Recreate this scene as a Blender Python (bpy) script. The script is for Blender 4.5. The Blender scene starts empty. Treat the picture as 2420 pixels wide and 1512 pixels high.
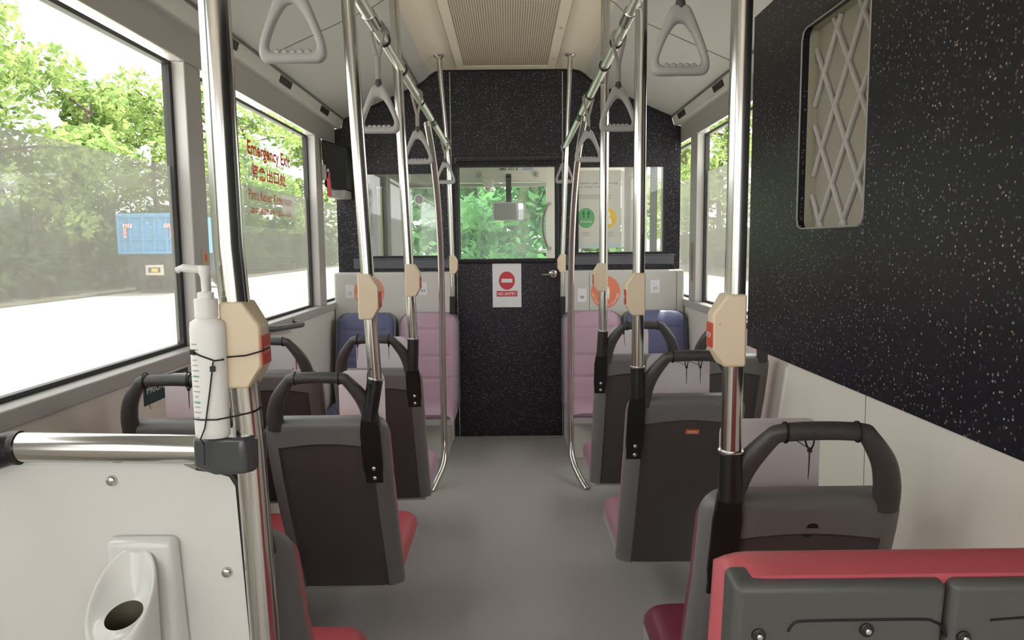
import bpy, bmesh, math, random
import numpy as np
from mathutils import Vector, Matrix
random.seed(7)
SC = bpy.context.scene
COL = SC.collection
PI = math.pi

# ------------------------------------------------------------------ camera, sky, sun, exposure
FPX, VPX, VPY, ROLL = 1700.0, 1203.0, 580.0, -0.010
CAM_P, CAM_Y, CAM_Z = 0.10319750, -0.00306576, 1.25
cam_d = bpy.data.cameras.new('camera')
cam_d.sensor_width = 36.0
cam_d.lens = FPX / 2420.0 * 36.0
cam_d.clip_start = 0.02
cam_d.clip_end = 300
cam = bpy.data.objects.new('camera', cam_d)
COL.objects.link(cam)
cam.matrix_world = (Matrix.Translation((0, 0, CAM_Z)) @ Matrix.Rotation(CAM_Y, 4, 'Z')
                    @ Matrix.Rotation(PI / 2 - CAM_P, 4, 'X') @ Matrix.Rotation(ROLL, 4, 'Z'))
SC.camera = cam
CR = np.array(cam.matrix_world.to_3x3())

world = bpy.data.worlds.new('World')
SC.world = world
world.use_nodes = True
bg = world.node_tree.nodes['Background']
bg.inputs[0].default_value = (1.0, 0.965, 0.985, 1)
bg.inputs[1].default_value = 3.2

sun_d = bpy.data.lights.new('sun', 'SUN')
sun_d.energy = 9.0
sun_d.angle = 0.02
sun_d.color = (1.0, 0.95, 0.85)
sun = bpy.data.objects.new('sun', sun_d)
COL.objects.link(sun)
sun.rotation_euler = (math.radians(-20), math.radians(14), 0)

SC.view_settings.view_transform = 'Standard'
SC.view_settings.look = 'None'
SC.view_settings.gamma = 1.0
SC.view_settings.use_curve_mapping = False
SC.view_settings.exposure = 0.62


def ray(px, py):
    return CR @ np.array([(px - 1210) / FPX, -(py - 756) / FPX, -1.0])


def at(px, py, Y):
    d = ray(px, py)
    p = d * (Y / d[1])
    return Vector((p[0], p[1], p[2] + CAM_Z))


def atx(px, py, X):
    d = ray(px, py)
    p = d * (X / d[0])
    return Vector((p[0], p[1], p[2] + CAM_Z))


# ------------------------------------------------------------------ materials
MATS = {}


def mat(name, col, rough=0.5, metal=0.0, spec=0.5, bump=0.0, bscale=300.0, var=0.0, vscale=6.0, coat=0.0):
    if name in MATS:
        return MATS[name]
    m = bpy.data.materials.new(name)
    m.use_nodes = True
    nt = m.node_tree
    b = nt.nodes['Principled BSDF']
    b.inputs['Base Color'].default_value = (*col, 1)
    b.inputs['Roughness'].default_value = rough
    b.inputs['Metallic'].default_value = metal
    b.inputs['Specular IOR Level'].default_value = spec
    b.inputs['Coat Weight'].default_value = coat
    tc = nt.nodes.new('ShaderNodeTexCoord')
    if bump > 0:
        n = nt.nodes.new('ShaderNodeTexNoise')
        n.inputs['Scale'].default_value = bscale
        n.inputs['Detail'].default_value = 3
        nt.links.new(tc.outputs['Object'], n.inputs['Vector'])
        bp = nt.nodes.new('ShaderNodeBump')
        bp.inputs['Strength'].default_value = bump
        bp.inputs['Distance'].default_value = 0.001
        nt.links.new(n.outputs['Fac'], bp.inputs['Height'])
        nt.links.new(bp.outputs['Normal'], b.inputs['Normal'])
    if var > 0:
        n = nt.nodes.new('ShaderNodeTexNoise')
        n.inputs['Scale'].default_value = vscale
        n.inputs['Detail'].default_value = 4
        nt.links.new(tc.outputs['Object'], n.inputs['Vector'])
        r = nt.nodes.new('ShaderNodeMapRange')
        r.inputs['From Min'].default_value = 0.3
        r.inputs['From Max'].default_value = 0.7
        r.inputs['To Min'].default_value = 1 - var
        r.inputs['To Max'].default_value = 1 + var
        nt.links.new(n.outputs['Fac'], r.inputs['Value'])
        mx = nt.nodes.new('ShaderNodeVectorMath')
        mx.operation = 'SCALE'
        mx.inputs[0].default_value = col
        nt.links.new(r.outputs['Result'], mx.inputs['Scale'])
        nt.links.new(mx.outputs['Vector'], b.inputs['Base Color'])
    MATS[name] = m
    return m


def speckle_mat(name, base, rough, scales, spec=0.5, flat=False):
    m = bpy.data.materials.new(name)
    m.use_nodes = True
    nt = m.node_tree
    b = nt.nodes['Principled BSDF']
    b.inputs['Roughness'].default_value = rough
    b.inputs['Specular IOR Level'].default_value = spec
    tc = nt.nodes.new('ShaderNodeTexCoord')
    sp = nt.nodes.new('ShaderNodeSeparateXYZ')
    nt.links.new(tc.outputs['Object'], sp.inputs[0])
    ad = nt.nodes.new('ShaderNodeMath')
    nt.links.new(sp.outputs[0], ad.inputs[0])
    nt.links.new(sp.outputs[1], ad.inputs[1])
    cb_ = nt.nodes.new('ShaderNodeCombineXYZ')
    if flat:
        nt.links.new(sp.outputs[0], cb_.inputs[0])
        nt.links.new(sp.outputs[1], cb_.inputs[1])
    else:
        nt.links.new(ad.outputs[0], cb_.inputs[0])
        nt.links.new(sp.outputs[2], cb_.inputs[1])
    last = None
    for sc, rad, frac, colr in scales:
        v = nt.nodes.new('ShaderNodeTexVoronoi')
        v.voronoi_dimensions = '2D'
        v.inputs['Scale'].default_value = sc
        nt.links.new(cb_.outputs[0], v.inputs['Vector'])
        sep = nt.nodes.new('ShaderNodeSeparateColor')
        nt.links.new(v.outputs['Color'], sep.inputs['Color'])
        lt = nt.nodes.new('ShaderNodeMath')
        lt.operation = 'LESS_THAN'
        nt.links.new(v.outputs['Distance'], lt.inputs[0])
        lt.inputs[1].default_value = rad
        gt = nt.nodes.new('ShaderNodeMath')
        gt.operation = 'LESS_THAN'
        nt.links.new(sep.outputs[0], gt.inputs[0])
        gt.inputs[1].default_value = frac
        mu = nt.nodes.new('ShaderNodeMath')
        mu.operation = 'MULTIPLY'
        nt.links.new(lt.outputs[0], mu.inputs[0])
        nt.links.new(gt.outputs[0], mu.inputs[1])
        mu2 = nt.nodes.new('ShaderNodeMath')
        mu2.operation = 'MULTIPLY'
        nt.links.new(mu.outputs[0], mu2.inputs[0])
        mr = nt.nodes.new('ShaderNodeMapRange')
        mr.inputs['To Min'].default_value = 0.25
        mr.inputs['To Max'].default_value = 1.0
        nt.links.new(sep.outputs[1], mr.inputs['Value'])
        nt.links.new(mr.outputs['Result'], mu2.inputs[1])
        mix = nt.nodes.new('ShaderNodeMix')
        mix.data_type = 'RGBA'
        nt.links.new(mu2.outputs[0], mix.inputs['Factor'])
        if last is None:
            mix.inputs['A'].default_value = (*base, 1)
        else:
            nt.links.new(last, mix.inputs['A'])
        mix.inputs['B'].default_value = (*colr, 1)
        last = mix.outputs['Result']
    nt.links.new(last, b.inputs['Base Color'])
    MATS[name] = m
    return m


def mix_mat(name, fac, kind, col, rough=0.3, gloss=0.04):
    """transparent sheet: part straight-through, part scattering (diffuse + translucent), a little gloss"""
    m = bpy.data.materials.new(name)
    m.use_nodes = True
    nt = m.node_tree
    nt.nodes.remove(nt.nodes['Principled BSDF'])
    out = nt.nodes['Material Output']
    tr = nt.nodes.new('ShaderNodeBsdfTransparent')
    tr.inputs[0].default_value = (*kind, 1)
    cur = tr.outputs[0]
    if fac > 0:
        df = nt.nodes.new('ShaderNodeBsdfDiffuse')
        df.inputs[0].default_value = (*col, 1)
        tl = nt.nodes.new('ShaderNodeBsdfTranslucent')
        tl.inputs[0].default_value = (*col, 1)
        ms = nt.nodes.new('ShaderNodeMixShader')
        ms.inputs[0].default_value = 0.5
        nt.links.new(df.outputs[0], ms.inputs[1])
        nt.links.new(tl.outputs[0], ms.inputs[2])
        m2 = nt.nodes.new('ShaderNodeMixShader')
        m2.inputs[0].default_value = fac
        nt.links.new(cur, m2.inputs[1])
        nt.links.new(ms.outputs[0], m2.inputs[2])
        cur = m2.outputs[0]
    if gloss > 0:
        g = nt.nodes.new('ShaderNodeBsdfGlossy')
        g.inputs['Roughness'].default_value = rough
        m3 = nt.nodes.new('ShaderNodeMixShader')
        m3.inputs[0].default_value = gloss
        nt.links.new(cur, m3.inputs[1])
        nt.links.new(g.outputs[0], m3.inputs[2])
        cur = m3.outputs[0]
    nt.links.new(cur, out.inputs['Surface'])
    MATS[name] = m
    return m


def leaf_mat(name, c1, c2, trans):
    m = bpy.data.materials.new(name)
    m.use_nodes = True
    nt = m.node_tree
    nt.nodes.remove(nt.nodes['Principled BSDF'])
    out = nt.nodes['Material Output']
    gi = nt.nodes.new('ShaderNodeTexCoord')
    n = nt.nodes.new('ShaderNodeTexNoise')
    n.inputs['Scale'].default_value = 1.6
    n.inputs['Detail'].default_value = 4
    nt.links.new(gi.outputs['Object'], n.inputs['Vector'])
    rp = nt.nodes.new('ShaderNodeValToRGB')
    rp.color_ramp.elements[0].position = 0.35
    rp.color_ramp.elements[0].color = (*c1, 1)
    rp.color_ramp.elements[1].position = 0.65
    rp.color_ramp.elements[1].color = (*c2, 1)
    nt.links.new(n.outputs['Fac'], rp.inputs['Fac'])
    d = nt.nodes.new('ShaderNodeBsdfDiffuse')
    t = nt.nodes.new('ShaderNodeBsdfTranslucent')
    nt.links.new(rp.outputs[0], d.inputs[0])
    nt.links.new(rp.outputs[0], t.inputs[0])
    ms = nt.nodes.new('ShaderNodeMixShader')
    ms.inputs[0].default_value = trans
    nt.links.new(d.outputs[0], ms.inputs[1])
    nt.links.new(t.outputs[0], ms.inputs[2])
    nt.links.new(ms.outputs[0], out.inputs['Surface'])
    MATS[name] = m
    return m


def grille_mat(name):
    m = bpy.data.materials.new(name)
    m.use_nodes = True
    nt = m.node_tree
    b = nt.nodes['Principled BSDF']
    b.inputs['Roughness'].default_value = 0.6
    tc = nt.nodes.new('ShaderNodeTexCoord')
    sep = nt.nodes.new('ShaderNodeSeparateXYZ')
    nt.links.new(tc.outputs['Object'], sep.inputs[0])

    def cell(sock, pitch):
        a = nt.nodes.new('ShaderNodeMath'); a.operation = 'DIVIDE'
        nt.links.new(sock, a.inputs[0]); a.inputs[1].default_value = pitch
        f = nt.nodes.new('ShaderNodeMath'); f.operation = 'FRACT'
        nt.links.new(a.outputs[0], f.inputs[0])
        s = nt.nodes.new('ShaderNodeMath'); s.operation = 'SUBTRACT'
        nt.links.new(f.outputs[0], s.inputs[0]); s.inputs[1].default_value = 0.5
        p = nt.nodes.new('ShaderNodeMath'); p.operation = 'MULTIPLY'
        nt.links.new(s.outputs[0], p.inputs[0]); nt.links.new(s.outputs[0], p.inputs[1])
        return p.outputs[0]
    ad = nt.nodes.new('ShaderNodeMath'); ad.operation = 'ADD'
    nt.links.new(cell(sep.outputs[0], 0.0115), ad.inputs[0])
    nt.links.new(cell(sep.outputs[1], 0.0115), ad.inputs[1])
    lt = nt.nodes.new('ShaderNodeMath'); lt.operation = 'LESS_THAN'
    nt.links.new(ad.outputs[0], lt.inputs[0]); lt.inputs[1].default_value = 0.125
    mix = nt.nodes.new('ShaderNodeMix'); mix.data_type = 'RGBA'
    nt.links.new(lt.outputs[0], mix.inputs['Factor'])
    mix.inputs['A'].default_value = (0.50, 0.44, 0.36, 1)
    mix.inputs['B'].default_value = (0.10, 0.085, 0.07, 1)
    nt.links.new(mix.outputs['Result'], b.inputs['Base Color'])
    return m


M_floor = speckle_mat('floor_vinyl', (0.43, 0.41, 0.405), 0.5, [(160, 0.22, 0.05, (0.34, 0.33, 0.32)), (30, 0.06, 0.012, (0.7, 0.7, 0.7))], 0.4, True)
M_speck = speckle_mat('speckled_laminate', (0.0075, 0.0065, 0.0125), 0.38,
                      [(110, 0.26, 0.14, (0.16, 0.14, 0.15)), (78, 0.17, 0.20, (0.36, 0.31, 0.28)), (70, 0.13, 0.05, (0.55, 0.27, 0.14)), (74, 0.14, 0.07, (0.60, 0.58, 0.56)), (90, 0.20, 0.20, (0.06, 0.06, 0.10))], 0.38)
M_ceil = mat('ceiling_grey_panel', (0.46, 0.46, 0.455), 0.55)
M_beige = mat('ceiling_beige_panel', (0.58, 0.53, 0.45), 0.6)
M_cream = mat('wall_cream_laminate', (0.80, 0.77, 0.70), 0.5, var=0.02)
M_frame = mat('window_frame_grey', (0.47, 0.46, 0.445), 0.4)
M_gasket = mat('gasket_black', (0.012, 0.012, 0.013), 0.55)
M_black = mat('black_plastic', (0.010, 0.010, 0.011), 0.35, bump=0.15, bscale=500)
M_blackm = mat('black_matt', (0.004, 0.004, 0.005), 0.6)
M_seam = mat('seam_dark', (0.16, 0.155, 0.15), 0.7)
M_chrome = mat('polished_steel', (0.60, 0.59, 0.565), 0.15, 1.0)
M_rail = mat('rail_steel', (0.80, 0.79, 0.76), 0.36, 1.0)
M_satin = mat('satin_steel', (0.62, 0.61, 0.58), 0.28, 1.0)
M_shell = mat('seat_shell_grey', (0.175, 0.174, 0.178), 0.42, bump=0.2, bscale=600)
M_inset = mat('seat_back_inset', (0.074, 0.064, 0.068), 0.5, bump=0.2, bscale=600)
M_handle = mat('seat_handle_black', (0.062, 0.060, 0.060), 0.36, bump=0.1, bscale=500)
M_grip = mat('handle_grip', (0.055, 0.055, 0.057), 0.4, bump=0.8, bscale=380)
M_red = mat('red_vinyl', (0.56, 0.105, 0.13), 0.42, bump=0.12, bscale=900)
M_maroon = mat('maroon_vinyl', (0.20, 0.030, 0.065), 0.42, bump=0.12, bscale=900)
M_pink = mat('pink_vinyl', (0.45, 0.295, 0.385), 0.45, bump=0.12, bscale=900)
M_mauve = mat('mauve_vinyl', (0.40, 0.20, 0.27), 0.45, bump=0.12, bscale=900)
M_blue = mat('blue_vinyl', (0.11, 0.12, 0.24), 0.5, bump=0.12, bscale=900)
M_pan = mat('seat_pan_light_grey', (0.42, 0.42, 0.42), 0.45)
M_pedestal = mat('pedestal_cream', (0.60, 0.58, 0.52), 0.5)
M_whitebox = mat('white_ledge', (0.60, 0.59, 0.555), 0.45)
M_panel = mat('modesty_panel_white', (0.72, 0.72, 0.69), 0.4, coat=0.15)
M_holder = mat('holder_plastic', (0.72, 0.73, 0.71), 0.22, coat=0.5)
M_hole = mat('holder_hole', (0.10, 0.085, 0.06), 0.7)
M_joint = mat('joint_grey_plastic', (0.055, 0.060, 0.065), 0.3, coat=0.3)
M_button = mat('button_cream', (0.74, 0.62, 0.44), 0.35)
M_redbtn = mat('button_red', (0.55, 0.075, 0.04), 0.4)
M_strap = mat('strap_grey_plastic', (0.40, 0.395, 0.385), 0.45)
M_band = mat('strap_band', (0.30, 0.29, 0.27), 0.6)
M_paper = mat('white_paper', (0.80, 0.80, 0.83), 0.6)
M_paperp = mat('white_card', (0.74, 0.71, 0.74), 0.5)
M_signred = mat('sign_red', (0.60, 0.05, 0.07), 0.5)
M_signredp = mat('hammer_red', (0.75, 0.10, 0.14), 0.45)
M_textred = mat('decal_red', (0.85, 0.10, 0.08), 0.5)
M_textwhite = mat('letter_white', (0.85, 0.84, 0.82), 0.5)
M_textdark = mat('letter_dark', (0.05, 0.05, 0.06), 0.6)
M_textgrey = mat('letter_grey', (0.32, 0.32, 0.34), 0.6)
M_orange = mat('decal_orange', (0.80, 0.24, 0.13), 0.5)
M_orange2 = mat('label_orange', (0.75, 0.13, 0.025), 0.5)
M_yellow = mat('yellow_sticker', (0.62, 0.58, 0.12), 0.5)
M_green = mat('circle_green', (0.14, 0.42, 0.17), 0.5)
M_greend = mat('footprint_green', (0.04, 0.17, 0.05), 0.5)
M_circy = mat('circle_yellow', (0.80, 0.55, 0.06), 0.5)
M_labelg = mat('label_dark_green', (0.035, 0.07, 0.07), 0.5)
M_sanit = mat('bottle_white', (0.80, 0.80, 0.77), 0.35)
M_bottlelab = mat('bottle_print', (0.30, 0.36, 0.36), 0.5)
M_bottleg = mat('bottle_print_green', (0.10, 0.42, 0.32), 0.5)
M_tie = mat('cable_tie_black', (0.01, 0.01, 0.01), 0.4)
M_mesh = mat('frosted_pane', (0.36, 0.33, 0.28), 0.6)
M_lattice = mat('lattice_grey', (0.48, 0.46, 0.44), 0.6)
M_jamb = mat('opening_edge', (0.38, 0.38, 0.28), 0.5)
M_slot = mat('vent_dark', (0.03, 0.028, 0.026), 0.7)
M_cabin = mat('cabin_white', (0.55, 0.54, 0.51), 0.5)
M_cabgrey = mat('cabin_grey', (0.36, 0.36, 0.35), 0.5)
M_cabdark = mat('cabin_dark', (0.05, 0.05, 0.05), 0.5)
M_cabyel = mat('cabin_yellow', (0.62, 0.62, 0.36), 0.5)
M_mirror = mat('mirror_glass', (0.45, 0.46, 0.47), 0.03, 1.0)
M_plate = mat('plate_grey', (0.55, 0.55, 0.52), 0.5)
M_road = mat('road_concrete', (0.62, 0.59, 0.52), 0.8, var=0.10, vscale=0.8)
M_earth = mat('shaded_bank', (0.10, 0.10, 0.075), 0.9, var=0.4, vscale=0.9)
M_strip = mat('strip_white', (0.74, 0.73, 0.70), 0.4)
M_bank = mat('green_bank', (0.075, 0.085, 0.055), 0.95, var=.5, vscale=1.6)
M_bankr = mat('pale_bank', (0.22, 0.22, 0.19), 0.95, var=.2, vscale=.8)
M_leaf = leaf_mat('leaf_yellow_green', (0.12, 0.20, 0.07), (0.42, 0.52, 0.19), 0.5)
M_leaf2 = leaf_mat('leaf_mid_green', (0.07, 0.15, 0.065), (0.30, 0.46, 0.24), 0.45)
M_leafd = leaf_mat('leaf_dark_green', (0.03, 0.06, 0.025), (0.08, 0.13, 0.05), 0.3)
M_bark = mat('bark', (0.10, 0.08, 0.06), 0.9, var=0.3, vscale=12)
M_tblue = mat('tub_blue', (0.10, 0.34, 0.62), 0.5)
M_tdark = mat('chassis_dark', (0.05, 0.045, 0.045), 0.7)
M_tyre = mat('tyre', (0.02, 0.02, 0.02), 0.8)
M_tplate = mat('rear_plate', (0.62, 0.60, 0.50), 0.5)
M_twhite = mat('chevron_white', (0.85, 0.85, 0.85), 0.5)
M_tyel = mat('number_plate_yellow', (0.75, 0.52, 0.06), 0.5)
M_glass = mix_mat('window_glass', 0.0, (0.95, 0.97, 0.95), (1, 1, 1), 0.02, 0.04)
M_film = mix_mat('perforated_film', 0.64, (0.92, 0.93, 0.92), (0.23, 0.225, 0.212), 0.5, 0.0)
M_glassg = mix_mat('windscreen_glass', 0.10, (0.84, 1.0, 0.89), (0.26, 0.36, 0.29), 0.02, 0.008)
M_glassh = mix_mat('hazy_glass', 0.20, (0.90, 0.92, 0.90), (0.22, 0.22, 0.205), 0.03, 0.10)
M_clear = mix_mat('clear_decal', 0.15, (0.90, 0.92, 0.90), (0.32, 0.36, 0.31), 0.3, 0.0)
M_grille = grille_mat('perforated_grille')


# ------------------------------------------------------------------ mesh helpers
def new():
    return bmesh.new()


def box(bm, x, y, z):
    v = [bm.verts.new((x[i], y[j], z[k])) for i in (0, 1) for j in (0, 1) for k in (0, 1)]
    for f in ((0, 1, 3, 2), (4, 6, 7, 5), (0, 4, 5, 1), (2, 3, 7, 6), (0, 2, 6, 4), (1, 5, 7, 3)):
        bm.faces.new([v[i] for i in f])
    return v


def hexa(bm, pts):
    """8 points: bottom ring of four, then top ring of four"""
    v = [bm.verts.new(p) for p in pts]
    for f in ((3, 2, 1, 0), (4, 5, 6, 7), (0, 1, 5, 4), (1, 2, 6, 5), (2, 3, 7, 6), (3, 0, 4, 7)):
        bm.faces.new([v[i] for i in f])


def tube(bm, pts, r, seg=14, flat=1.0, up=None, closed=False):
    pts = [Vector(p) for p in pts]
    n = len(pts)
    rs = r if isinstance(r, (list, tuple)) else [r] * n
    rings = []
    t0 = (pts[1] - pts[0]).normalized()
    ref = Vector(up) if up else (Vector((0, 0, 1)) if abs(t0.z) < 0.9 else Vector((0, 1, 0)))
    nrm = (ref - t0 * ref.dot(t0)).normalized()
    for i in range(n):
        if closed:
            t = (pts[(i + 1) % n] - pts[i - 1]).normalized()
        else:
            a = pts[max(i - 1, 0)]
            b = pts[min(i + 1, n - 1)]
            t = (b - a).normalized()
        nrm = (nrm - t * nrm.dot(t))
        nrm.normalize()
        bi = t.cross(nrm)
        rings.append([bm.verts.new(pts[i] + (nrm * math.cos(2 * PI * k / seg) * flat + bi * math.sin(2 * PI * k / seg)) * rs[i]) for k in range(seg)])
    m = n if closed else n - 1
    for i in range(m):
        A, B = rings[i], rings[(i + 1) % n]
        for k in range(seg):
            bm.faces.new((A[k], A[(k + 1) % seg], B[(k + 1) % seg], B[k]))
    if not closed:
        bm.faces.new(rings[0][::-1])
        bm.faces.new(rings[-1])


def smooth(pts, n=8):
    P = [Vector(p) for p in pts]
    P = [P[0] * 2 - P[1]] + P + [P[-1] * 2 - P[-2]]
    out = []
    for i in range(1, len(P) - 2):
        for k in range(n):
            t = k / n
            a, b, c, d = P[i - 1], P[i], P[i + 1], P[i + 2]
            out.append(0.5 * ((2 * b) + (c - a) * t + (2 * a - 5 * b + 4 * c - d) * t * t + (3 * b - a - 3 * c + d) * t ** 3))
    out.append(P[-2])
    return out


def lathe(bm, prof, c, axis='z', seg=24, sx=1.0, sy=1.0):
    c = Vector(c)
    rings = []
    for r, h in prof:
        ring = []
        for k in range(seg):
            a = 2 * PI * k / seg
            u, v = r * math.cos(a) * sx, r * math.sin(a) * sy
            if axis == 'z':
                p = Vector((u, v, h))
            elif axis == 'y':
                p = Vector((u, h, -v))
            else:
                p = Vector((h, u, v))
            ring.append(bm.verts.new(c + p))
        rings.append(ring)
    for A, B in zip(rings, rings[1:]):
        for k in range(seg):
            bm.faces.new((A[k], A[(k + 1) % seg], B[(k + 1) % seg], B[k]))
    bm.faces.new(rings[0][::-1])
    bm.faces.new(rings[-1])


def prism(bm, poly, d0, d1, fr):
    """poly in the frame's plane, extruded from d0 to d1 along its normal"""
    o, r, u = Vector(fr[0]), Vector(fr[1]), Vector(fr[2])
    n = r.cross(u)
    A = [bm.verts.new(o + r * a + u * b + n * d0) for a, b in poly]
    B = [bm.verts.new(o + r * a + u * b + n * d1) for a, b in poly]
    bm.faces.new(A[::-1])
    bm.faces.new(B)
    k = len(poly)
    for i in range(k):
        bm.faces.new((A[i], A[(i + 1) % k], B[(i + 1) % k], B[i]))


def rrect(w, h, r, n=6, cx=0, cy=0):
    out = []
    for sx, sy, a0 in ((1, 1, 0), (-1, 1, PI / 2), (-1, -1, PI), (1, -1, 1.5 * PI)):
        for k in range(n + 1):
            a = a0 + PI / 2 * k / n
            out.append((cx + sx * (w / 2 - r) + r * math.cos(a), cy + sy * (h / 2 - r) + r * math.sin(a)))
    return out


def ell(rx, ry, n=36, cx=0, cy=0):
    return [(cx + rx * math.cos(2 * PI * k / n), cy + ry * math.sin(2 * PI * k / n)) for k in range(n)]


def grid_solid(bm, nu, nv, f, b, keep=None):
    """closed solid between two sheets f(u,v), b(u,v), u in -1..1, v in 0..1; keep(u,v) picks material slot 1 faces on the f side"""
    F = [[bm.verts.new(f(-1 + 2 * i / nu, j / nv)) for i in range(nu + 1)] for j in range(nv + 1)]
    B = [[bm.verts.new(b(-1 + 2 * i / nu, j / nv)) for i in range(nu + 1)] for j in range(nv + 1)]
    for j in range(nv):
        for i in range(nu):
            bm.faces.new((F[j][i], F[j][i + 1], F[j + 1][i + 1], F[j + 1][i]))
            bm.faces.new((B[j][i], B[j + 1][i], B[j + 1][i + 1], B[j][i + 1]))
    for j in range(nv):
        bm.faces.new((F[j][0], F[j + 1][0], B[j + 1][0], B[j][0]))
        bm.faces.new((F[j + 1][nu], F[j][nu], B[j][nu], B[j + 1][nu]))
    for i in range(nu):
        bm.faces.new((F[0][i + 1], F[0][i], B[0][i], B[0][i + 1]))
        bm.faces.new((F[nv][i], F[nv][i + 1], B[nv][i + 1], B[nv][i]))


def obj(name, bm, m, parent=None, bevel=0.0, sm=True, seg=3, ang=35):
    if isinstance(bm, bpy.types.Mesh):
        me = bm
    else:
        bmesh.ops.recalc_face_normals(bm, faces=bm.faces)
        me = bpy.data.meshes.new(name)
        bm.to_mesh(me)
        bm.free()
    if m is not None and not me.materials:
        for mm in (m if isinstance(m, (list, tuple)) else [m]):
            me.materials.append(mm)
    o = bpy.data.objects.new(name, me)
    COL.objects.link(o)
    if parent is not None:
        o.parent = parent
    if bevel > 0:
        md = o.modifiers.new('bevel', 'BEVEL')
        md.width = bevel
        md.segments = seg
        md.limit_method = 'ANGLE'
        md.angle_limit = math.radians(30)
    if sm:
        try:
            me.shade_smooth()
            a = me.attributes.new('sharp_edge', 'BOOLEAN', 'EDGE') if 'sharp_edge' not in me.attributes else me.attributes['sharp_edge']
            b2 = bmesh.new()
            b2.from_mesh(me)
            b2.edges.ensure_lookup_table()
            vals = []
            for e in b2.edges:
                s = False
                if len(e.link_faces) == 2:
                    s = e.calc_face_angle(0) > math.radians(ang)
                vals.append(s)
            b2.free()
            a.data.foreach_set('value', vals)
        except Exception:
            pass
    return o


def tag(o, label, cat, group=None, kind=None):
    o['label'] = label
    o['category'] = cat
    if group:
        o['group'] = group
    if kind:
        o['kind'] = kind
    return o


def thing(name, label, cat, loc=(0, 0, 0), rz=0.0, group=None):
    o = bpy.data.objects.new(name, None)
    o.empty_display_size = 0.05
    COL.objects.link(o)
    o.location = loc
    o.rotation_euler = (0, 0, rz)
    return tag(o, label, cat, group)


def struct(name, bm, m, parent=None, bevel=0.0, **k):
    o = obj(name, bm, m, parent, bevel, **k)
    if parent is None:
        o['kind'] = 'structure'
    return o


def copy_tree(o, parent=None):
    c = o.copy()
    COL.objects.link(c)
    if parent is not None:
        c.parent = parent
    for ch in list(o.children):
        copy_tree(ch, c)
    return c


FACE = (Vector((1, 0, 0)), Vector((0, 0, 1)))        # faces the rear of the bus
LWALL = (Vector((0, 1, 0)), Vector((0, 0, 1)))       # on the left side, faces right
RWALL = (Vector((0, -1, 0)), Vector((0, 0, 1)))      # on the right side, faces left


def text_obj(name, s, fr, w, h, m, parent=None, thick=0.0006, keep=False, bold=0.012):
    """flat lettering fitted into w x h, centred on the frame origin"""
    cu = bpy.data.curves.new('lettering', 'FONT')
    cu.body = s
    cu.size = 1.0
    cu.resolution_u = 3
    cu.offset = bold
    t = bpy.data.objects.new('lettering', cu)
    COL.objects.link(t)
    dg = bpy.context.evaluated_depsgraph_get()
    dg.update()
    me = bpy.data.meshes.new_from_object(t.evaluated_get(dg))
    bpy.data.objects.remove(t)
    bpy.data.curves.remove(cu)
    n = len(me.vertices)
    if n == 0:
        return None
    co = np.zeros(n * 3)
    me.vertices.foreach_get('co', co)
    co = co.reshape(-1, 3)
    lo, hi = co.min(0), co.max(0)
    sc = np.array([w / max(hi[0] - lo[0], 1e-6), h / max(hi[1] - lo[1], 1e-6)])
    if keep:
        sc[:] = sc.min()
    p = (co[:, :2] - (lo[:2] + hi[:2]) / 2) * sc
    o, r, u = Vector(fr[0]), Vector(fr[1]), Vector(fr[2])
    nr = r.cross(u)
    P = np.array([o + r * a + u * b + nr * thick for a, b in p])
    me.vertices.foreach_set('co', P.ravel())
    me.update()
    me.materials.clear()
    return obj(name, me, m, parent, sm=False)


def sheet(name, fr, w, h, m, parent=None, t=0.0006, r=0.0, off=0.0):
    bm = new()
    poly = rrect(w, h, r) if r > 0 else [(-w / 2, -h / 2), (w / 2, -h / 2), (w / 2, h / 2), (-w / 2, h / 2)]
    prism(bm, poly, off, off + t, fr)
    return obj(name, bm, m, parent, sm=False)


# ================================================================== SETTING
YF = 4.65          # partition
YB = -2.6          # rear end of the built part
YE = 5.26          # front end of the side window frames
XW = 1.10          # side walls
ZS = 0.907         # window sill
ZT = 1.885         # window head

bm = new(); box(bm, (-1.2, 1.2), (YB, 6.9), (-0.05, 0.0)); struct('floor', bm, M_floor)

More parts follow.
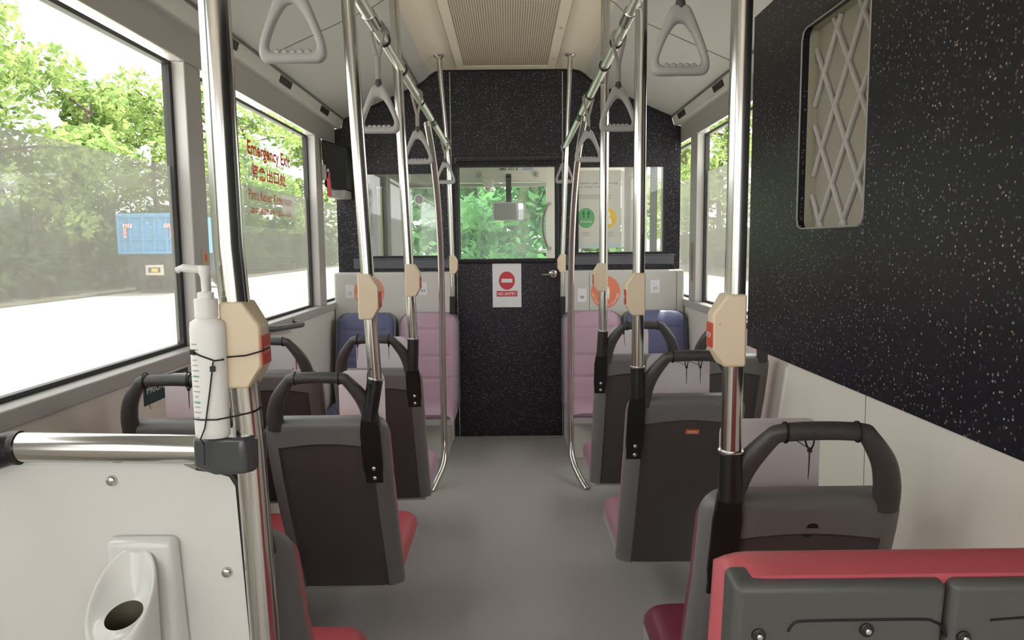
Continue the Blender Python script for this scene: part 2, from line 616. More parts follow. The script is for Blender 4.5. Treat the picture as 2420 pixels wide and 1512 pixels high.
# ceiling, from one cross-section
CP = [(-1.04, 2.05), (-0.56, 2.26), (-0.52, 2.285), (-0.485, 2.318), (-0.45, 2.338), (-0.40, 2.346), (-0.31, 2.346)]
prof = CP + [(-x, z) for x, z in CP[::-1]]
bm = new()
ys = [YB, YF + 0.02]
rows = [[bm.verts.new((x, y, z)) for x, z in prof] for y in ys]
rows2 = [[bm.verts.new((x, y, z + 0.06)) for x, z in prof] for y in ys]
for i in range(len(prof) - 1):
    f = bm.faces.new((rows[0][i], rows[0][i + 1], rows[1][i + 1], rows[1][i]))
    xm = abs(prof[i][0] + prof[i + 1][0]) / 2
    f.material_index = 1 if xm < 0.47 else 0
    bm.faces.new((rows2[0][i + 1], rows2[0][i], rows2[1][i], rows2[1][i + 1]))
struct('ceiling', bm, [M_ceil, M_beige])
for s, n in ((-1, 'left'), (1, 'right')):
    bm = new()
    hexa(bm, [(s * 1.055, YB, 1.995), (s * 1.055, YF, 1.995), (s * 1.14, YF, 1.995), (s * 1.14, YB, 1.995),
              (s * 1.035, YB, 2.052), (s * 1.035, YF, 2.052), (s * 1.14, YF, 2.06), (s * 1.14, YB, 2.06)])
    struct('trim_%d' % (1 if s < 0 else 2), bm, M_strip)
    # groove lines in the cove
    bm = new()
    y0 = 3.16 if s < 0 else 3.33
    for (x0, z0), (x1, z1) in zip(CP[:-1], CP[1:]):
        hexa(bm, [(s * -x0, y0 - .004, z0 - .0015), (s * -x0, y0 + .004, z0 - .0015), (s * -x1, y0 + .004, z1 - .0015), (s * -x1, y0 - .004, z1 - .0015),
                  (s * -x0, y0 - .004, z0 + .004), (s * -x0, y0 + .004, z0 + .004), (s * -x1, y0 + .004, z1 + .004), (s * -x1, y0 - .004, z1 + .004)])
    box(bm, tuple(sorted((s * 0.556, s * 0.563))), (YB, 2.95), (2.252, 2.262))
    box(bm, tuple(sorted((s * 0.556, s * 0.563))), (3.45, YF), (2.252, 2.262))
    box(bm, tuple(sorted((s * 1.030, s * 1.040))), (YB, YF), (2.044, 2.052))
    struct('trim_%d' % (3 if s < 0 else 4), bm, M_seam)

# side walls
PANES = {-1: [(YB + .05, 0.2), (0.45, 2.53), (2.66, 4.19), (4.33, 5.2)],
         1: [(YB + .05, 0.2), (2.36, 4.26), (4.41, 5.2)]}
EXTRA = {-1: [], 1: [(0.2, 2.36)]}
wn = 0
for s, n in ((-1, 'left'), (1, 'right')):
    X = s * XW
    xs = tuple(sorted((X, X + s * 0.07)))
    bm = new()
    box(bm, xs, (YB, YF + .03), (0.0, 0.862))
    box(bm, tuple(sorted((X + s * .002, X + s * 0.05))), (YF, 6.9), (0, 0.862))
    struct('wall_%s' % n, bm, M_cream)
    # frame of sill, pillars, fascia
    bm = new()
    box(bm, tuple(sorted((X - s * 0.012, X + s * 0.07))), (YB, YE), (0.862, ZS))
    box(bm, tuple(sorted((X - s * 0.004, X + s * 0.010))), (YB, YE), (ZT, 1.999))
    box(bm, tuple(sorted((X + s * 0.010, X + s * 0.07))), (YB, YE), (1.917, 1.999))
    edges = [YB] + [e for p in sorted(PANES[s] + EXTRA[s]) for e in p] + [YE]
    for a, b in zip(edges[0::2], edges[1::2]):
        if b - a > 0.005:
            box(bm, xs, (a, b), (ZS, ZT))
            box(bm, tuple(sorted((X + s * .0102, X + s * .07))), (a, b), (ZT, 1.917))
    for a, b in EXTRA[s]:
        box(bm, xs, (a, b), (ZS, ZT))
        box(bm, tuple(sorted((X + s * .0102, X + s * .07))), (a, b), (ZT, 1.917))
    struct('trim_%d' % (5 if s < 0 else 6), bm, M_frame, bevel=0.004)
    for a, b in PANES[s]:
        wn += 1
        w = bpy.data.objects.new('window_%d' % wn, None)
        COL.objects.link(w)
        w['kind'] = 'structure'
        g = 0.022
        xg = tuple(sorted((X + s * 0.044, X + s * 0.068)))
        bm = new()
        box(bm, xg, (a, a + g), (ZS, 1.884)); box(bm, xg, (b - g, b), (ZS, 1.884))
        box(bm, xg, (a + g, b - g), (ZS, ZS + .013)); box(bm, xg, (a + g, b - g), (1.870, 1.884))
        obj('gasket', bm, M_gasket, w)
        bm = new(); box(bm, tuple(sorted((X + s * 0.050, X + s * 0.054))), (a + g, b - g), (ZS + g, 1.870))
        obj('glass', bm, M_glass, w)
        bm = new(); box(bm, tuple(sorted((X + s * 0.050, X + s * 0.054))), (a + .012, b - .012), (1.884, 1.917))
        obj('upper_light', bm, M_glass, w)
        zf = 1.532 if s < 0 else 1.667
        bm = new()
        v = [bm.verts.new((X + s * 0.058, y, z)) for y, z in ((a + g, ZS + g), (b - g, ZS + g), (b - g, zf), (a + g, zf))]
        bm.faces.new(v)
        obj('tint_film', bm, M_film, w)

# rear end
bm = new()
box(bm, (-1.15, 1.15), (YB - .05, YB), (0, 0.95))
box(bm, (-1.15, 1.15), (YB - .05, YB), (2.0, 2.42))
box(bm, (-1.15, -0.95), (YB - .05, YB), (0.95, 2.0)); box(bm, (0.95, 1.15), (YB - .05, YB), (0.95, 2.0))
struct('wall_back', bm, M_cream)

# ---- partition behind the driver
def pw(px):
    return (px - VPX) * YF / FPX


WL = (pw(866), pw(1046))
WR = (pw(1362), pw(1570))
DX = (pw(1079), pw(1329))
ZL0, ZL1 = 1.178, 1.722
ZR0, ZR1 = 1.190, 1.752
DZ = 1.808
bm = new()
Y0, Y1 = YF, YF + 0.04
box(bm, (-1.098, WL[0]), (Y0, Y1), (0, ZL1))
box(bm, WL, (Y0, Y1), (0, ZL0))
box(bm, (WL[1], DX[0]), (Y0, Y1), (0, ZL1))
box(bm, (DX[1], WR[0]), (Y0, Y1), (0, ZL1))
box(bm, WR, (Y0, Y1), (0, ZR0))
box(bm, (WR[1], 1.098), (Y0, Y1), (0, ZL1))
top = [(-1.098, ZL1), (DX[0], ZL1), (DX[0], DZ), (DX[1], DZ), (DX[1], ZL1), (WR[0], ZL1), (WR[0], ZR1), (WR[1], ZR1), (WR[1], ZL1), (1.098, ZL1), (1.098, 1.99), (1.05, 2.0), (1.035, 2.05)] \
    + [(x, z) for x, z in prof[::-1]][0:] + [(-1.05, 2.0), (-1.098, 1.99)]
prism(bm, top, 0.0, -0.04, (Vector((0, YF, 0)), *FACE))
struct('wall_front', bm, M_speck)
# slightly proud centre panel above the door and the black ceiling edging
bm = new(); box(bm, (pw(1072), pw(1328)), (YF - .012, YF), (DZ + .01, 2.335)); struct('trim_7', bm, M_speck)
bm = new()
tube(bm, [(x, YF - .008, z - .006) for x, z in prof], 0.007, 6)
struct('trim_8', bm, M_blackm)
bm = new()
for px in (1071, 1329):
    box(bm, (pw(px) - .0025, pw(px) + .0025), (YF - .016, YF - .004), (1.0, 2.33))
struct('trim_9', bm, M_cabgrey)
# sills under the partition windows
for i, (a, b, z) in enumerate(((-1.0, WL[1] + .08, ZL0), (WR[0] - .08, 1.06, ZR0))):
    bm = new()
    box(bm, (a, b), (YF - .012, YF), (z - .070, z - .004)); box(bm, (a, b), (YF - .020, YF - .011), (z - .012, z - .003))
    struct('trim_%d' % (10 + i), bm, mat('sill_dark', (0.10, 0.10, 0.12), 0.45), bevel=0.004)
for wname, (x0, x1), z0, z1 in (('window_%d' % (wn + 1), WL, ZL0, ZL1), ('window_%d' % (wn + 2), WR, ZR0, ZR1)):
    w = bpy.data.objects.new(wname, None); COL.objects.link(w); w['kind'] = 'structure'
    bm = new()
    t = 0.012
    box(bm, (x0, x0 + t), (YF - .006, YF + .03), (z0, z1)); box(bm, (x1 - t, x1), (YF - .006, YF + .03), (z0, z1))
    box(bm, (x0 + t, x1 - t), (YF - .006, YF + .03), (z0, z0 + t)); box(bm, (x0 + t, x1 - t), (YF - .006, YF + .03), (z1 - t, z1))
    obj('gasket', bm, M_gasket, w)
    bm = new(); box(bm, (x0 + t, x1 - t), (YF + .010, YF + .014), (z0 + t, z1 - t)); obj('glass', bm, M_glassh if x0 < 0 else mix_mat('cabin_glass', 0.06, (0.95, 0.96, 0.95), (0.4, 0.4, 0.38), 0.03, 0.05), w)

# ---- door
d = bpy.data.objects.new('door_1', None); COL.objects.link(d); d['kind'] = 'structure'
gx = (pw(1089), pw(1311)); gz = (1.250 - 31 * YF / FPX, 1.250 + 186 * YF / FPX)
gz = (at(1200, 611, YF)[2], at(1200, 395, YF)[2])
bm = new()
y0, y1 = YF - .006, YF + .030
dx0, dx1 = DX[0] + .004, DX[1] - .004
box(bm, (dx0, dx1), (y0, y1), (0.001, gz[0])); box(bm, (dx0, dx1), (y0, y1), (gz[1], DZ - .004))
box(bm, (dx0, gx[0]), (y0, y1), gz); box(bm, (gx[1], dx1), (y0, y1), gz)
obj('leaf', bm, M_speck, d)
bm = new()
o_ = rrect(gx[1] - gx[0] + .035, gz[1] - gz[0] + .045, .025, 5, (gx[0] + gx[1]) / 2, (gz[0] + gz[1]) / 2 + .004)
tube(bm, [(x, y0 - .004, z) for x, z in o_], 0.013, 8, closed=True)
obj('rubber_seal', bm, M_gasket, d)
bm = new(); box(bm, gx, (YF + .008, YF + .012), gz)
obj('glass', bm, mix_mat('door_glass', 0.02, (0.97, 0.98, 0.97), (0.4, 0.42, 0.4), 0.02, 0.006), d)
c = at(1307, 647, YF - .02)
bm = new()
lathe(bm, [(.031, 0.0), (.031, -.012), (.026, -.020), (.012, -.024)], (c.x, y0, c.z), 'y', 24)
tube(bm, smooth([(c.x, y0 - .02, c.z), (c.x - .004, y0 - .045, c.z), (c.x - .02, y0 - .052, c.z - .002), (c.x - .075, y0 - .052, c.z - .004)], 5), 0.009, 10)
obj('lever_handle', bm, M_chrome, d)

# white ledge boxes behind the facing seats
for i, (a, b) in enumerate(((at(790, 700, 4.5).x, at(1066, 700, 4.5).x), (at(1335, 700, 4.5).x, at(1617, 700, 4.5).x))):
    zt = at(790 if i == 0 else 1600, 645 if i == 0 else 637, 4.5).z
    bm = new(); box(bm, (max(a, -1.097), min(b, 1.097)), (4.5, YF - .024), (0.0, zt))
    struct('trim_%d' % (12 + i), bm, M_whitebox, bevel=0.012)
bm = new()
for px in (1393, 1599):
    x = at(px, 690, 4.5).x
    box(bm, (x - .0016, x + .0016), (4.4988, 4.501), (0.80, 1.075))
struct('trim_14', bm, M_seam)

# ================================================================== RIGHT CABINET
XC = 0.78
cb = thing('equipment_cabinet', 'tall dark speckled cabinet with lattice opening along the right side', 'cabinet', (0, 0, 0))
YC0, YC1 = -0.6, 2.345
ZC0, ZC1 = 0.915, 1.955
oy0, oy1 = 1.592, 1.965
oz0, oz1 = 1.284, 1.808
bm = new()
xs = (XC, XC + .02)
box(bm, xs, (YC0, oy0), (ZC0, ZC1)); box(bm, xs, (oy1, YC1), (ZC0, ZC1))
box(bm, xs, (oy0, oy1), (ZC0, oz0)); box(bm, xs, (oy0, oy1), (oz1, ZC1))
# rounded corners of the opening
for (cy, cz, sy, sz) in ((oy0, oz0, 1, 1), (oy1, oz0, -1, 1), (oy1, oz1, -1, -1)):
    r = 0.03
    pts = [(0, 0)] + [(r - r * math.sin(k * PI / 12), r - r * math.cos(k * PI / 12)) for k in range(0, 7)]
    A = [bm.verts.new((xs[0], cy + sy * a, cz + sz * b)) for a, b in pts]
    B = [bm.verts.new((xs[1], cy + sy * a, cz + sz * b)) for a, b in pts]
    bm.faces.new(A); bm.faces.new(B)
    for k in range(len(pts)):
        j = (k + 1) % len(pts)
        bm.faces.new((A[k], A[j], B[j], B[k]))
box(bm, (XC + .02, 1.096), (YC1 - .02, YC1), (ZC0, ZC1))
obj('speckled_panel', bm, M_speck, cb, sm=False)
bm = new()
t = .004
box(bm, (XC + .0005, XC + .045), (oy0 - t, oy0), (oz0, oz1)); box(bm, (XC + .0205, XC + .045), (oy1, oy1 + t), (oz0, oz1))
box(bm, (XC + .0205, XC + .045), (oy0, oy1), (oz0 - t, oz0)); box(bm, (XC + .0205, XC + .045), (oy0, oy1), (oz1, oz1 + t))
obj('opening_jamb', bm, M_jamb, cb)
bm = new()
o_ = [(oy0 + .003, oz0 + .03), (oy0 + .012, oz0 + .010), (oy0 + .03, oz0 + .003), (oy1 - .03, oz0 + .003), (oy1 - .012, oz0 + .010), (oy1 - .003, oz0 + .03), (oy1 - .003, oz1 - .03), (oy1 - .012, oz1 - .01), (oy1 - .03, oz1 - .003), (oy0 + .003, oz1 - .003)]
tube(bm, [(XC - .0005, y, z) for y, z in o_], .0022, 6, closed=True)
obj('edge_trim', bm, M_cabgrey, cb)
bm = new(); box(bm, (XC + .045, XC + .05), (oy0 - .02, oy1 + .02), (oz0 - .02, oz1 + .02)); obj('back_pane', bm, M_mesh, cb)
bm = new()
py_, pz_ = 0.135, 0.190
for k in range(-4, 7):
    for sg in (1, -1):
        # a strut every pitch, both diagonals, clipped to the opening
        pts = []
        y_c = oy0 + 0.05 + k * py_
        for q in range(0, 41):
            z = oz0 + (oz1 - oz0) * q / 40
            y = y_c + sg * (z - oz0 - 0.02) * (py_ / pz_)
            if oy0 < y < oy1:
                pts.append((XC + .040, y, z))
        if len(pts) > 2:
            tube(bm, [pts[0], pts[-1]], 0.0075, 6, flat=1.0, up=(1, 0, 0))
obj('lattice', bm, M_lattice, cb, ang=80)
bm = new(); box(bm, (XC + .025, 1.096), (YC0, YC1 - .021), (ZC1 - .02, ZC1)); obj('top_panel', bm, M_speck, cb)
# cream boxed lower wall below the cabinet
bm = new()
hexa(bm, [(0.80, YC0, 0), (0.80, 2.33, 0), (1.098, 2.33, 0), (1.098, YC0, 0), (0.785, YC0, 0.9145), (0.785, 2.01, 0.9145), (1.098, 2.01, 0.9145), (1.098, YC0, 0.9145)])
struct('trim_15', bm, M_cream, bevel=0.006)
ys_ = atx(2043, 1090, 0.788).y
bm = new(); hexa(bm, [(.7995, ys_ - .001, .02), (.7995, ys_ + .001, .02), (.803, ys_ + .001, .02), (.803, ys_ - .001, .02), (.7845, ys_ - .001, .912), (.7845, ys_ + .001, .912), (.79, ys_ + .001, .912), (.79, ys_ - .001, .912)])
struct('trim_16', bm, M_seam)
bm = new(); tube(bm, [(0.806, 2.318, .03), (0.795, 2.012, .90)], .013, 10); struct('trim_17', bm, M_cream)

# ================================================================== CEILING FITTINGS
t = thing('ceiling_grille', 'beige perforated air grille in the middle of the ceiling', 'grille', (0, 0, 0))
bm = new(); box(bm, (-.262, .242), (1.2, 4.48), (2.332, 2.342)); obj('perforated_panel', bm, M_grille, t)
bm = new()
for a, b, c_, e in ((-.31, -.262, 1.15, 4.55), (.242, .295, 1.15, 4.55), (-.262, .242, 4.48, 4.55), (-.262, .242, 1.15, 1.2)):
    box(bm, (a, b), (c_, e), (2.328, 2.342))
obj('rim', bm, M_beige, t, bevel=.002)
bm = new()
box(bm, (-.314, -.3105), (1.15, 4.55), (2.336, 2.345)); box(bm, (.2955, .299), (1.15, 4.55), (2.336, 2.345))
obj('shadow_gap', bm, M_seam, t)
for y, n in ((3.72, 0), (4.32, 1)):
    bm = new(); lathe(bm, [(.007, 0), (.007, -.003), (.004, -.0035)], (.27, y, 2.328), 'z', 12); obj('latch', bm, M_satin, t)


def vent(y, s, label):
    t = thing('air_vent', label, 'vent', (0, 0, 0), 0, 'dark air vent slots along the ceiling edge strips')
    L = .17
    o = Vector((s * 1.0445, y, 2.0245))
    fr = (o, Vector((0, -s, 0)) * 1.0, Vector((s * .331, 0, -.944)) * -1.0)
    n = fr[1].cross(fr[2])
    bm = new(); prism(bm, rrect(L, .032, .006), -.004, .003, fr); obj('slot_plate', bm, M_slot, t)
    bm = new(); prism(bm, [(-L / 2 - .006, .016), (L / 2 + .006, .016), (L / 2 + .006, .021), (-L / 2 - .006, .021)], -.004, .006, fr); obj('louvre', bm, M_cabgrey, t)


for y, s, l in ((2.10, -1, 'ceiling edge vent highest up beside the near left window, cut by the photo top'), (2.80, -1, 'vent slot on the left strip just ahead of the near steel pole'),
                (3.49, -1, 'middle vent slot of the left strip, above the exit notice window'), (4.21, -1, 'vent slot on the left strip closest to the partition'),
                (3.66, 1, 'vent slot on the right strip beside the right near pole'), (4.42, 1, 'vent slot on the right strip nearest the partition')):
    vent(y, s, l)


# ================================================================== SEATS
def half_w(z, w, ztop, r):
    if z > ztop - r:
        d_ = r - (ztop - z)
        return w - r + math.sqrt(max(r * r - d_ * d_, 0))
    return w


def back_y(z):
    P = [(0.20, 0.235), (0.26, 0.215), (0.34, 0.175), (0.48, 0.110), (0.62, 0.052), (0.72, 0.020), (0.80, 0.0), (0.9, -0.02)]
    for (z0, y0), (z1, y1) in zip(P, P[1:]):
        if z <= z1:
            tt = (z - z0) / (z1 - z0)
            return y0 + (y1 - y0) * tt
    return P[-1][1]


SW = 0.172
ZB, ZTOP = 0.235, 0.80


def vz(v):
    return ZB + (ZTOP - ZB) * (1 - (1 - v) ** 1.6)


V0 = 44 / 60
U0 = .76


def rz_(u, v):
    return vz(v) - .022 * u * u * math.sin(PI * min(1, v / V0 * .5 if v < V0 else .5 + .5 * (v - V0) / (1 - V0)))


def shell_back(u, v):
    z = rz_(u, v)
    x = u * half_w(z, SW, ZTOP, .045)
    y = back_y(z) + .035 * abs(u) ** 7 + .020 * max(0, (z - .77) / .03) ** 3
    y += .008 * (1 if abs(u) < U0 - .01 and v < V0 - .004 else 0)
    return (x, y, z)


def shell_front(u, v):
    z = rz_(u, v)
    x = u * half_w(z, SW, ZTOP, .045)
    return (x, back_y(z) + .060, z)


def build_seat(cushion, name, label, loc, group, sx=1.0, pole_side=0):
    t = thing(name, label, 'seat', loc, 0, group)
    # shell
    bm = new()
    grid_solid(bm, 50, 60, shell_back, shell_front)
    bmesh.ops.recalc_face_normals(bm, faces=bm.faces)
    bm.normal_update()
    fc = bm.faces[:]
    ins = [fc[2 * (jj * 50 + ii)] for jj in range(44) for ii in range(50) if abs(-1 + 2 * (ii + .5) / 50) < U0]
    bm2 = new()
    vm = {}
    for f in ins:
        vs = []
        for v in f.verts:
            if v not in vm:
                vm[v] = bm2.verts.new(v.co)
            vs.append(vm[v])
        bm2.faces.new(vs)
    bmesh.ops.delete(bm, geom=ins, context='FACES')
    obj('shell', bm, M_shell, t, ang=60)
    obj('back_panel', bm2, M_inset, t)
    # padded backrest
    bm = new()

    def fr(u, v):
        z = .33 + .455 * v
        x = u * half_w(z, SW - .001, .79, .05)
        y = back_y(z) + .100 + .012 * (1 - abs(u) ** 4) - .018 * abs(u) ** 10 - .012 * abs(2 * v - 1) ** 8
        for zz in (.46, .62):
            y -= .007 * math.exp(-((z - zz) / .008) ** 2)
        return (x, y, z)

    def bk(u, v):
        z = .33 + .455 * v
        return (u * half_w(z, SW - .001, .79, .05), back_y(z) + .0602, z)
    grid_solid(bm, 24, 40, bk, fr)
    obj('backrest', bm, cushion, t, ang=70)
    # cushion
    bm = new()

    def tp(u, v):
        y = .245 + .40 * v
        x = u * (SW - .004 - .02 * max(0, v - .8) ** 2 * 8)
        return (x, y, .318 + .006 * (1 - u ** 4) - .022 * abs(u) ** 12 - .03 * v ** 12 + .012 * v)

    def bt(u, v):
        return (u * (SW - .006), .245 + .395 * v, .262)
    grid_solid(bm, 24, 24, tp, bt)
    obj('seat_cushion', bm, cushion, t, ang=70)
    bm = new(); box(bm, (-SW + .006, SW - .006), (.285, .640), (.226, .262)); box(bm, (-SW + .02, SW - .02), (.240, .285), (.222, .236)); obj('seat_pan', bm, M_pan, t, bevel=.004)
    # grab handle with a textured grip
    hp = smooth([(-.134, .022, .775), (-.130, .010, .815), (-.113, -.008, .862), (-.080, -.024, .907), (-.068, -.027, .915), (-.04, -.028, .918), (0, -.028, .919),
                 (.04, -.028, .918), (.068, -.027, .915), (.080, -.024, .907), (.113, -.008, .862), (.130, .010, .815), (.134, .022, .775)], 5)
    n = len(hp)
    bm = new(); tube(bm, hp, [.0155 + .008 * max(0, (abs(p.x) - .08) / .055) for p in hp], 14, flat=.85); hd = obj('grab_handle', bm, M_handle, t, ang=60)
    bm = new(); tube(bm, [p for p in hp if abs(p.x) < .060], .0168, 14, flat=.9); obj('grip', bm, M_grip, hd, ang=60)
    for sx_ in (-.058, .058):
        bm = new()
        p = min(hp, key=lambda q: abs(q.x - sx_))
        lathe(bm, [(.0176, -.0012), (.0176, .0012)], p, 'x', 16)
        obj('grip_ring', bm, M_blackm, hd)
    # cantilever leg
    bm = new(); box(bm, (-.200, .05), (.40, .46), (.185, .226)); obj('support_beam', bm, M_blackm, t, bevel=.004)
    t.scale = (sx, 1, 1)
    return t


GS = 'forward facing passenger seats with grab handle'
SEATS = {}
proto = build_seat(M_red, 'bus_seat', 'red cushioned aisle seat with grab handle behind the near left steel pole', ((-.659 - .33) / 2, 1.845, 0), GS, .955)
SEATS['LA'] = proto


RZ, RS = -.064, 1.08


def seat_copy(label, loc, cm, sx, sz=1.0):
    t = copy_tree(proto)
    t.location = loc
    t.scale = (sx, 1, sz)
    tag(t, label, 'seat', GS)
    for ch in t.children:
        if ch.name.split('.')[0] == 'support_beam' and loc[0] > 0:
            ch.scale.x = -1
        if ch.name.split('.')[0] in ('backrest', 'seat_cushion'):
            ch.material_slots[0].link = 'OBJECT'
            ch.material_slots[0].material = cm
    return t


seat_copy('grey backed window seat under the near left window, half hidden by the sanitiser bottle', (-.868, 1.83, 0), M_red, .955)
seat_copy('pink cushioned aisle seat, second row ahead on the left', (-.495, 2.60, 0), M_pink, .955)
seat_copy('left window seat below the wall grab handle, beside the red and white wall sticker', (-.868, 2.58, 0), M_pink, .955)
seat_copy('red seat seen from its side just past the white modesty panel', (-.520, 1.065, 0), M_red, .955)
seat_copy('dark grey seat with maroon cushion and black keyhole marks in its back', (.533, 1.235, RZ), M_maroon, 1.06, RS)
seat_copy('dark single seat with small orange label on its back', (.530, 2.085, RZ), M_mauve, 1.03, RS)
seat_copy('right aisle seat with mauve cushion nearest the partition', (.530, 2.885, RZ), M_mauve, 1.03, RS)
seat_copy('right window seat partly hidden by the speckled cabinet edge', (.893, 2.87, RZ), M_mauve, .98, RS)

# orange label and the keyhole marks on the seat backs
p = at(1636, 1029, 2.08)
sl = thing('seat_label', 'small orange maker label on the dark single seat back', 'label', (0, 0, 0))
zl = p.z; yl = 2.085 + back_y((zl - RZ) / RS) + .0085
fr = (Vector((p.x * yl / 2.08, yl, zl)), Vector((1, 0, 0)), Vector((0, -.38, .925)).normalized())
sheet('label_plate', fr, .042, .020, M_orange2, sl, .0012)
text_obj('lettering', 'vmmc', fr, .033, .009, M_textwhite, sl, .0016)
kp = thing('lock_hole', 'black keyhole shaped opening in the near right seat back', 'hole', (0, 0, 0))
for (px, py, a, b) in ((1920, 1254, .0105, .0085), (1906, 1272, .0095, .0085)):
    p = at(px, py, 1.235)
    yy = 1.235 + back_y((p.z - RZ) / RS) + (.0062 if py > 1265 else -.0006)
    fr = (Vector((p.x * yy / 1.235, yy, p.z)), Vector((1, 0, 0)), Vector((0, -.25, .968)).normalized())
    bm = new(); prism(bm, [(a * math.cos(k * PI / 12), b * math.sin(k * PI / 12) * (1 if py < 1260 else -1)) for k in range(13)], -.002, .0012, fr)
    obj('dark_hole', bm, M_blackm, kp, sm=False)


def notice(seat_x, seat_y, label, w, ties, r=.03, dx=0.0, h=.19):
    """white card tied on the front of a grab handle"""
    t = thing('notice_card', label, 'notice', (seat_x + dx, seat_y, 0), 0, 'white notice cards tied to seat grab handles')
    bm = new()
    prism(bm, rrect(w, h, r, 6, 0, .895 - h / 2 + .01), -.0008, .0008, (Vector((0, .158, 0)), *FACE))
    obj('card', bm, M_paperp, t, sm=False)
    for x, sl_ in ties:
        bm = new()
        tube(bm, [(x, -.0272 + .0195 * math.cos(a), .918 + .0205 * math.sin(a)) for a in [2 * PI * k / 20 for k in range(20)]], .0015, 6, closed=True)
        tube(bm, [(x, -.0272, .8975), (x, .05, .895), (x, .157, .885)], .0010, 6)
        tube(bm, [(x, -.030, .897), (x + sl_ * .5, -.032, .870), (x + sl_, -.032, .845)], [.0014, .0012, .0006], 6)
        box(bm, (x - .003, x + .003), (-.034, -.027), (.892, .899))
        obj('cable_tie', bm, M_tie, t)
    return t


notice(-.868, 1.83, 'white card tied to the handle of the left seat beside the sanitiser bottle', .20, ((-.058, .012), (.052, 0)))
notice(-.495, 1.845, 'white card on the handle of the red aisle seat, beside its pole sleeve', .13, ((.058, 0),), dx=.075)
notice(-.495, 2.60, 'white card on the handle of the left pink aisle seat', .20, ((-.055, 0), (.058, .0)))
notice(-.868, 2.58, 'white card on the left window seat below the wall grab handle', .12, ((.02, .004),), dx=-.03)
notice(.533, 1.235, 'large white card on the handle of the near right seat', .20, ((0.0, -.002),), dx=-.02)
notice(.530, 2.085, 'white round cornered card on the handle of the orange labelled seat', .20, ((-.02, 0), (.02, 0)))
notice(.530, 2.885, 'white card on the handle of the right seat nearest the partition', .16, ((-.055, .006),), dx=-.02)


# rear-facing seats at the partition
def facing_seat(cm, label, x, w):
    t = thing('facing_seat', label, 'seat', (x, 4.42, 0), 0, 'rear facing seats against the partition')
    sw = w / 2
    bm = new()

    def yb(z):
        return -.06 - .10 * max(0, (.845 - z) / .53) + .055

    def f(u, v):
        z = .315 + .53 * v
        y = yb(z) - .045 - .012 * (1 - abs(u) ** 4) + .04 * abs(u) ** 10 + .035 * v ** 14
        for zz in (.455, .585, .745):
            k = 1 if zz < .7 else (1 if abs(u) < .8 else 0)
            if zz == .585 and abs(u) > .8:
                k = 0
            y += .006 * k * math.exp(-((z - zz) / .007) ** 2)
        for uu in (.72,):
            y += .004 * math.exp(-((abs(u) - uu) / .03) ** 2) * (1 if z > .34 else 0)
        return (u * half_w(z, sw, .845, .06), y, z)

    def b(u, v):
        z = .315 + .53 * v
        return (u * half_w(z, sw, .845, .06), yb(z) - .004, z)
    grid_solid(bm, 40, 60, f, b)
    obj('backrest', bm, cm, t, ang=70)
    bm = new()

    def f2(u, v):
        z = .27 + .570 * v
        return (u * half_w(z, sw + .008, .842, .065), yb(z) - .004, z)

    def b2(u, v):
        z = .27 + .570 * v
        return (u * half_w(z, sw + .008, .842, .065), .075, z)
    grid_solid(bm, 20, 30, f2, b2)
    obj('shell', bm, M_shell, t, ang=60)
    bm = new()

    def tp(u, v):
        y = -.09 - .36 * v
        return (u * (sw + .006 - .015 * v ** 6), y, .330 + .008 * (1 - u ** 4) - .02 * abs(u) ** 12 - .035 * v ** 10 + .004 * v)

    def bt(u, v):
        return (u * sw, -.09 - .352 * v, .285)
    grid_solid(bm, 24, 24, tp, bt)
    obj('seat_cushion', bm, cm, t, ang=70)
    bm = new(); box(bm, (-sw, sw), (-.436, -.06), (.235, .285)); obj('seat_pan', bm, M_pan, t, bevel=.012)
    bm = new(); hexa(bm, [(-sw + .02, -.30, 0), (sw - .05, -.30, 0), (sw - .05, .07, 0), (-sw + .02, .07, 0), (-sw + .02, -.24, .2), (sw - .05, -.24, .2), (sw - .05, .07, .2), (-sw + .02, .07, .2)])
    box(bm, (-sw + .06, sw - .09), (-.2, .05), (.2, .236))
    obj('pedestal', bm, M_pedestal, t, bevel=.006)
    return t


facing_seat(M_pink, 'pink rear facing seat left of the no entry door', -.498, .346)
facing_seat(M_blue, 'blue rear facing seat in the left corner by the partition', -.885, .35)
facing_seat(M_pink, 'pink rear facing seat right of the no entry door', .505, .350)
facing_seat(M_blue, 'blue rear facing seat in the right corner by the partition', .895, .375)

# red-topped bench nearest the camera
t = thing('bench_seat', 'double seat with red padded top and dark grey back in the near right corner', 'seat', (0, 0, 0))
YR = 0.56
bx0 = at(1738, 1400, YR).x
zt_ = at(1738, 1385, YR).z


def bench_back(x0, x1, nm, rnd):
    bm = new()
    n = 24
    prof_ = [(0.0, .50), (0.0, .50), ]
    hexa(bm, [(x0, YR + .05, .40), (x1, YR + .05, .40), (x1, YR + .10, .40), (x0, YR + .10, .40), (x0, YR, zt_), (x1, YR, zt_), (x1, YR + .035, zt_ + .003), (x0, YR + .035, zt_ + .003)])
    return obj('back_panel', bm, mat('bench_back_grey', (0.085, 0.084, 0.080), .42, bump=.2, bscale=500), t, bevel=.007, seg=4)


xm = at(2247, 1400, YR).x
p1 = bench_back(bx0, xm - .0012, 'a', 0)
p2 = bench_back(xm + .0012, xm + .34, 'b', 0)
bm = new()


def rt(u, v):
    x = (bx0 + .003) + (xm + .35 - bx0) * (u + 1) / 2
    y = YR + .010 + .055 * v
    k = max(0, 1 - (x - bx0 - .003) / .03)
    z = zt_ + .004 + .002 * math.sin(PI * v) - .012 * k ** 2.2 - .006 * max(0, v - .75) * 4 * .5
    return (x, y + .010 * k ** 2, z)


def rb(u, v):
    x = (bx0 + .003) + (xm + .35 - bx0) * (u + 1) / 2
    return (x, YR + .06 + .075 * v + .02, .42)


